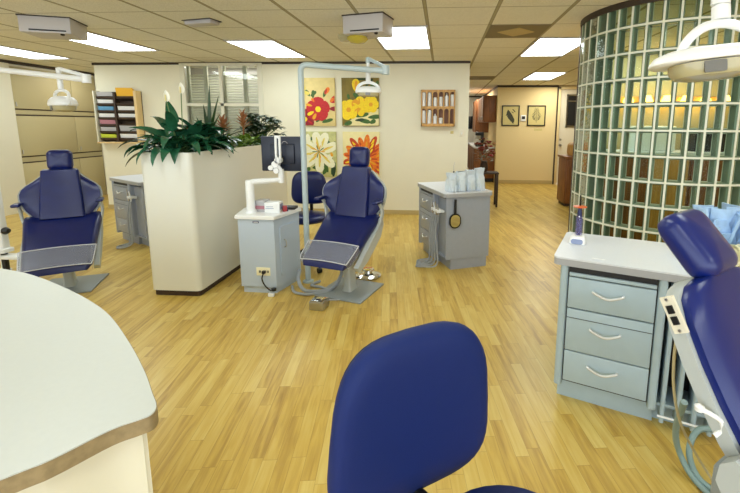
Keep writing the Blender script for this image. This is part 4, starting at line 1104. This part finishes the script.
# ------------------------------------------------------------------ dental lights on poles
def lamp_head(t, at, mtx, drop=.10, L=.135, dx=0.0, yw=.118, yr=.0135, flat=1.0, sides=(-1, 1)):
    """yoke, shell, lens, side handles; origin = top of the yoke stem"""
    X = lambda p: at + mtx @ V(p)
    XS = lambda p: X((p[0] + dx, p[1], p[2]))
    b = MB(); b.tube([X((0, 0, 0)), X((0, 0, -drop))], .014, 12); b.tube([X((0, 0, -drop * .3)), X((0, 0, -drop))], .022, 12); y = b.build('yoke_stem', 'white', t)
    z0 = -drop - .02
    b = MB(); ring = [X((yw * math.cos(a), .02 * math.sin(a * 2), z0 - .075 + .085 * math.sin(a))) for a in [PI * (-.08 + 1.16 * k / 20) for k in range(21)]]
    b.tube(ring, [yr] * 21, 10); b.build('yoke', 'white', t)
    zc = z0 - .085
    def sup(a, rx, ry, e=.75): return (rx * abs(math.cos(a)) ** e * (1 if math.cos(a) >= 0 else -1), ry * abs(math.sin(a)) ** e * (1 if math.sin(a) >= 0 else -1))
    rings = []
    for (k, z) in ((.0, .055), (.35, .054), (.7, .046), (.92, .028), (1.0, .005), (1.0, -.006), (.96, -.012)):
        rings.append([XS((sup(2 * PI * i / 28, L * k + .002, .075 * k + .002)[0], sup(2 * PI * i / 28, L * k + .002, .075 * k + .002)[1], zc + z * flat)) for i in range(28)])
    b = MB(); b.loft(rings); sh = b.build('lamp_shell', 'white', t)
    rings = []
    for (k, z) in ((.94, -.010), (.92, -.030), (.82, -.045), (.5, -.052), (0.01, -.054)):
        rings.append([XS((sup(2 * PI * i / 28, (L - .012) * k * (.86 if flat < 1 else 1), .070 * k)[0] - dx * .3, sup(2 * PI * i / 28, .125 * k, .070 * k)[1], zc + z)) for i in range(28)])
    b = MB(); b.loft(rings); ln = b.build('lens', 'lens', sh)
    b = MB(); b.loft([[XS((px, -.0685 * q, zc - z)) for px, z in rrect(.05, .03, .004, 3, 0, .027)] for q in (1.0, .9)]); b.build('bulb_window', 'reflector', ln)
    for sx in sides:
        MB().tube([XS((p[0] + sx * (L - .135), p[1], p[2])) for p in bez([(sx * .125, 0, zc - .002), (sx * .165, 0, zc - .006), (sx * .195, 0, zc + .006), (sx * .203, 0, zc + .032)], 5)], [.008] * 15 + [.009], 8).build('side_handle', 'white', sh)
def pole_light(label, pole, top, arm_end, tip, head_rz=0.0, head_m=None, mm='pale', drop=.09, base=.0, r=.022, **lk):
    px, py = pole; t = thing('dental_light', label, 'dental light', (px, py, 0), 0, 'dental lights on poles')
    q = lambda p: V(p) - V((px, py, 0))
    MB().lathe([(0, 0), (.05, 0), (.05, .012), (.03, .02), (0, .02)], (0, 0, 0), 20).build('pole_foot', mm, t)
    e = q(arm_end); rr = .05; ad = V((e.x, e.y, 0)).normalized()
    pts = [V((0, 0, .02)), V((0, 0, .9)), V((0, 0, top - rr))]
    for k in range(1, 6):
        a = PI / 2 * k / 5; pts.append(V((0, 0, top - rr)) + ad * (rr - rr * math.cos(a)) + V((0, 0, rr * math.sin(a))))
    pts.append(e)
    MB().tube(pts, r, 14).build('pole', mm, t)
    tp = q(tip)
    b = MB(); b.cyl(e + V((0, 0, -.03)), e + V((0, 0, .045)), r * 1.35, n=16); b.build('joint', mm, t)
    b = MB(); b.tube([e + V((0, 0, .03)), tp + V((0, 0, .01))], r * .62, 10); b.tube([tp + V((0, 0, .015)), tp + V((0, 0, -.03))], r * .8, 10); b.build('swing_arm', mm, t)
    lamp_head(t, tp + V((0, 0, -.02)), head_m or Matrix.Rotation(head_rz, 3, 'Z'), drop, **lk)
    return t
pole_light('dental light on a pale blue pole rising beside the pale blue cabinet', (-1.235, 3.56), 1.965, (-.50, 3.60, 1.915), (-.675, 3.72, 2.03), .25, Matrix.Rotation(.1, 3, 'Z') * .85, 'pale', .20, r=.025, sides=())
pole_light('white dental light over the navy chair by the tan wall cupboards', (-4.33, 3.60), 1.96, (-3.17, 3.52, 1.84), (-3.52, 3.62, 1.94), -.5, Matrix.Rotation(-.6, 3, 'Z') * 1.32, 'white', .115, r=.026)
hm = Matrix.Rotation(math.radians(-14), 3, 'Z') @ Matrix.Rotation(math.radians(-5), 3, 'Y') @ Matrix.Rotation(math.radians(-4), 3, 'X')
pole_light('large near dental light in front of the upper glass blocks', (1.45, 1.55), 2.10, (1.05, 1.30, 2.02), (.745, 1.22, 1.812), 0, hm, 'white', .05, r=.028, L=.138, dx=-.035, yw=.10, yr=.0125, flat=.62, sides=(1,))

# white instrument stand at the left edge
t = thing('instrument_stand', 'white instrument column with a black wheeled base beside the left navy chair', 'instrument stand', (-3.955, 3.30, 0))
b = MB(); b.loft([[V((x, y, z)) for x, y in rrect(w_, w_, .02, 4)] for z, w_ in ((.30, .11), (.33, .11), (.34, .075), (1.35, .065))]); b.build('column', 'white', t)
b = MB(); b.span((-.06, -.05, .24), (.32, .06, .275), .012); b.build('side_arm', 'white', t)
b = MB(); b.cyl((0, 0, .05), (0, 0, .30), .025); b.span((-.05, -.03, .05), (.28, .03, .085), .008); b.span((-.3, -.03, .05), (.0, .03, .085), .008); b.span((-.03, -.28, .05), (.03, .28, .085), .008); b.build('base', 'black', t)
for p in ((.26, 0), (-.28, 0), (0, .26), (0, -.26)):
    MB().cyl((p[0], p[1] - .012, .025), (p[0], p[1] + .012, .025), .025, n=16).build('caster', 'black', t)
MB().lathe([(0, 0), (.03, 0), (.034, .02), (.02, .045), (0, .05)], (.045, -.01, .50), 14, Matrix.Rotation(PI / 2, 4, 'Y')).build('knob', 'black', t)

# foot pedal, chrome foot control, tubing loops on the floor
t = thing('foot_pedal', 'small square metal foot pedal on the floor in front of the centre chair', 'foot pedal', (-.97, 3.03, 0), math.radians(-8))
MB().box((0, 0, .035), (.12, .12, .07), .008).build('housing', 'steel', t); MB().box((0, -.01, .074), (.1, .09, .008), .003).build('tread', 'chrome', t)
MB().tube(bez([(.0, .06, .03), (.03, .10, .025), (.08, .12, .022), (.12, .13, .024)], 6), .007, 8).build('cable', 'hose', t)
t = thing('foot_control', 'chrome disc foot control behind the base of the centre chair', 'foot control', (-.70, 3.74, 0))
MB().lathe([(0, 0), (.12, 0), (.125, .015), (.1, .03), (.04, .04), (.035, .065), (.06, .07), (.055, .08), (0, .085)], n=28).build('disc', 'chrome', t)
t = thing('floor_hose', 'loops of grey hose on the floor between the pale blue cabinet and the centre chair', 'hose', (-1.17, 3.45, 0))
MB().tube(bez([(-.12, .05, .14), (-.10, -.05, .08), (-.02, -.13, .02), (.12, -.14, .018), (.22, -.08, .03), (.26, .05, .09), (.28, .1, .2)], 9), .016, 10).build('thick_hose', 'hose', t)
MB().tube(bez([(-.16, -.05, .02), (-.1, -.16, .013), (.0, -.20, .013), (.1, -.18, .013), (.2, -.12, .013), (.1, -.04, .013), (.0, .0, .013), (.05, .1, .013)], 9), .012, 10).build('thin_hose', 'hose', t)

# tubing of the near chair
t = thing('tubing_bundle', 'green-grey and tan tubes looping on the floor below the near blue chair', 'tubing', (1.10, 1.55, 0))
q = lambda L_: [(x - 1.10, y - 1.55, z) for x, y, z in L_]
MB().tube(bez(q([(.95, 1.50, .40), (.98, 1.58, .22), (1.03, 1.62, .08), (1.06, 1.54, .016), (1.12, 1.40, .014), (1.22, 1.32, .014)]), 9), .0125, 10).build('thick_tube', 'hoseg', t)
MB().tube(bez(q([(1.22, 1.66, .16), (1.13, 1.67, .15), (1.07, 1.62, .08), (1.08, 1.54, .02), (1.17, 1.46, .014), (1.28, 1.50, .016), (1.36, 1.58, .016)]), 9), .0125, 10).build('loop_tube', 'hoseg', t)
MB().tube(bez(q([(.70, 1.17, .87), (.715, 1.20, .76), (.75, 1.24, .62), (.82, 1.30, .46), (.92, 1.36, .30), (1.0, 1.36, .18)]), 9), .0045, 8).build('thin_tube', 'hoset', t)
t = thing('hose_hook', 'white plastic hook clipped on the grey side of the near chair', 'hook', (.700, 1.000, .72))
MB().tube(bez([(-.025, 0, .015), (.0, -.008, .005), (.022, -.01, -.01), (.028, -.008, -.035), (.015, -.006, -.055)], 6), .0065, 8).build('hook', 'white', t); MB().lathe([(0, -.012), (.010, -.008), (.012, .004), (0, .012)], (-.028, 0, .018), 12).build('knob', 'white', t)

# ------------------------------------------------------------------ near counter with the rounded corner
DZ = .75
dp = [(-0.872, 0.657), (-0.819, 0.71), (-0.762, 0.8), (-0.721, 0.836), (-0.702, 0.858), (-0.712, 0.89), (-0.758, 0.937), (-0.85, 1.029), (-1.009, 1.171), (-1.226, 1.346), (-1.427, 1.472), (-1.674, 1.599), (-1.936, 1.712), (-2.162, 1.775), (-2.8, 1.93), (-3.4, 1.8), (-3.4, .2), (-1.6, .2), (-1.12, .40)]
def smooth_closed(p, n=5):
    out = []; N = len(p)
    for i in range(N):
        a, b_, c, d = [V((*p[(i + k) % N], 0)) for k in (-1, 0, 1, 2)]
        for k in range(n):
            t = k / n; q = .5 * ((2 * b_) + (c - a) * t + (2 * a - 5 * b_ + 4 * c - d) * t * t + (3 * b_ - a - 3 * c + d) * t ** 3); out.append((q.x, q.y))
    return out
dpo = smooth_closed(dp)
dc = (-1.9, 1.0)
t = thing('reception_counter', 'large pale counter with a rounded corner and brown edge strip in the near corner', 'counter', (*dc, 0))
lo = [(x - dc[0], y - dc[1]) for x, y in dpo]
def off(ol, dd):
    N = len(ol); o = []
    for i in range(N):
        a, c = V((*ol[i - 1], 0)), V((*ol[(i + 1) % N], 0)); tt = (c - a).normalized(); nn = V((tt.y, -tt.x, 0)); o.append((ol[i][0] - nn.x * dd, ol[i][1] - nn.y * dd))
    return o
b = MB(); b.loft([[V((x, y, z)) for x, y in lo] for z in (DZ - .042, DZ - .003)]); b.build('edge_strip', 'deske', t, ang=60)
b = MB(); b.loft([[V((x, y, z)) for x, y in off(lo, .002)] for z in (DZ - .004, DZ)]); b.build('top', 'deskt', t, ang=60)
b = MB(); b.loft([[V((x, y, z)) for x, y in off(lo, .035)] for z in (.0, DZ - .042)]); b.build('base', 'cream', t, ang=60)

# ------------------------------------------------------------------ light
def area(name, loc, sx, sy, power, col=(.92, 1, 1), rot=(0, 0, 0)):
    l = bpy.data.lights.new(name, 'AREA'); l.shape = 'RECTANGLE'; l.size = sx; l.size_y = sy; l.energy = power; l.color = col
    o = bpy.data.objects.new(name, l); COL.objects.link(o); o.location = loc; o.rotation_euler = rot; return o
for (i, j) in ((-1, -4), (-4, -4), (2, -4), (-7, -4), (-1, -8), (3, -8)):
    area('unseen_fill_light', (gx(i) + T / 2, gy(j) + T, H - .02), .56, 1.17, 15)  # bare lamps added outside the frame to light the room, no fixtures built
area('kitchen_light', (.9, 12.2, H - .02), .5, 1.2, 34, (1, .95, .82))
area('hall_light', (2.6, 9.6, H - .02), .5, 1.0, 24, (1, .96, .82))
area('inner_room_fill', (2.7, 4.9, H - .03), .9, 1.2, 22, (1, .93, .8))  # bare lamp added to light the room behind the glass blocks
area('blinds_fill_light', (-3.5, 6.9, H - .02), 1.0, .3, 12, (1, .97, .9))  # unseen lamp added to brighten the blinds behind the window
area('alcove_light', (-6.4, 7.2, H - .02), .5, .8, 8, (1, .95, .84))
w = bpy.data.worlds.new('world'); SC.world = w; w.use_nodes = True
w.node_tree.nodes['Background'].inputs[0].default_value = (.90, .98, 1.05, 1); w.node_tree.nodes['Background'].inputs[1].default_value = 3.2

# ------------------------------------------------------------------ camera
cam = bpy.data.cameras.new('camera'); co = bpy.data.objects.new('camera', cam); COL.objects.link(co)
F_, CX, CY, PIT, YAW, ROLL = 407.13, 414.78, 188.28, .1539, .0673, .0053
cyw, syw, cp, sp_ = math.cos(YAW), math.sin(YAW), math.cos(PIT), math.sin(PIT)
r = V((cyw, syw, 0)); f = V((-syw * cp, cyw * cp, -sp_)); u = r.cross(f)
r2 = r * math.cos(ROLL) + u * math.sin(ROLL); u2 = u * math.cos(ROLL) - r * math.sin(ROLL)
m = Matrix((r2, u2, -f)).transposed().to_4x4(); m.translation = V((0, 0, 1.455))
co.matrix_world = m
cam.sensor_fit = 'HORIZONTAL'; cam.sensor_width = 36; cam.lens = F_ / 740 * 36
cam.shift_x = (370 - CX) / 740; cam.shift_y = (CY - 246.5) / 740
cam.clip_start = .05
SC.camera = co
SC.view_settings.view_transform = 'Standard'; SC.view_settings.look = 'None'
SC.view_settings.exposure = 0.0; SC.view_settings.gamma = 1.0
SC.cycles.use_denoising = True
SC.cycles.max_bounces = 14; SC.cycles.diffuse_bounces = 5; SC.cycles.transmission_bounces = 12; SC.cycles.sample_clamp_indirect = 6.0
SC.cycles.caustics_refractive = False; SC.cycles.caustics_reflective = False
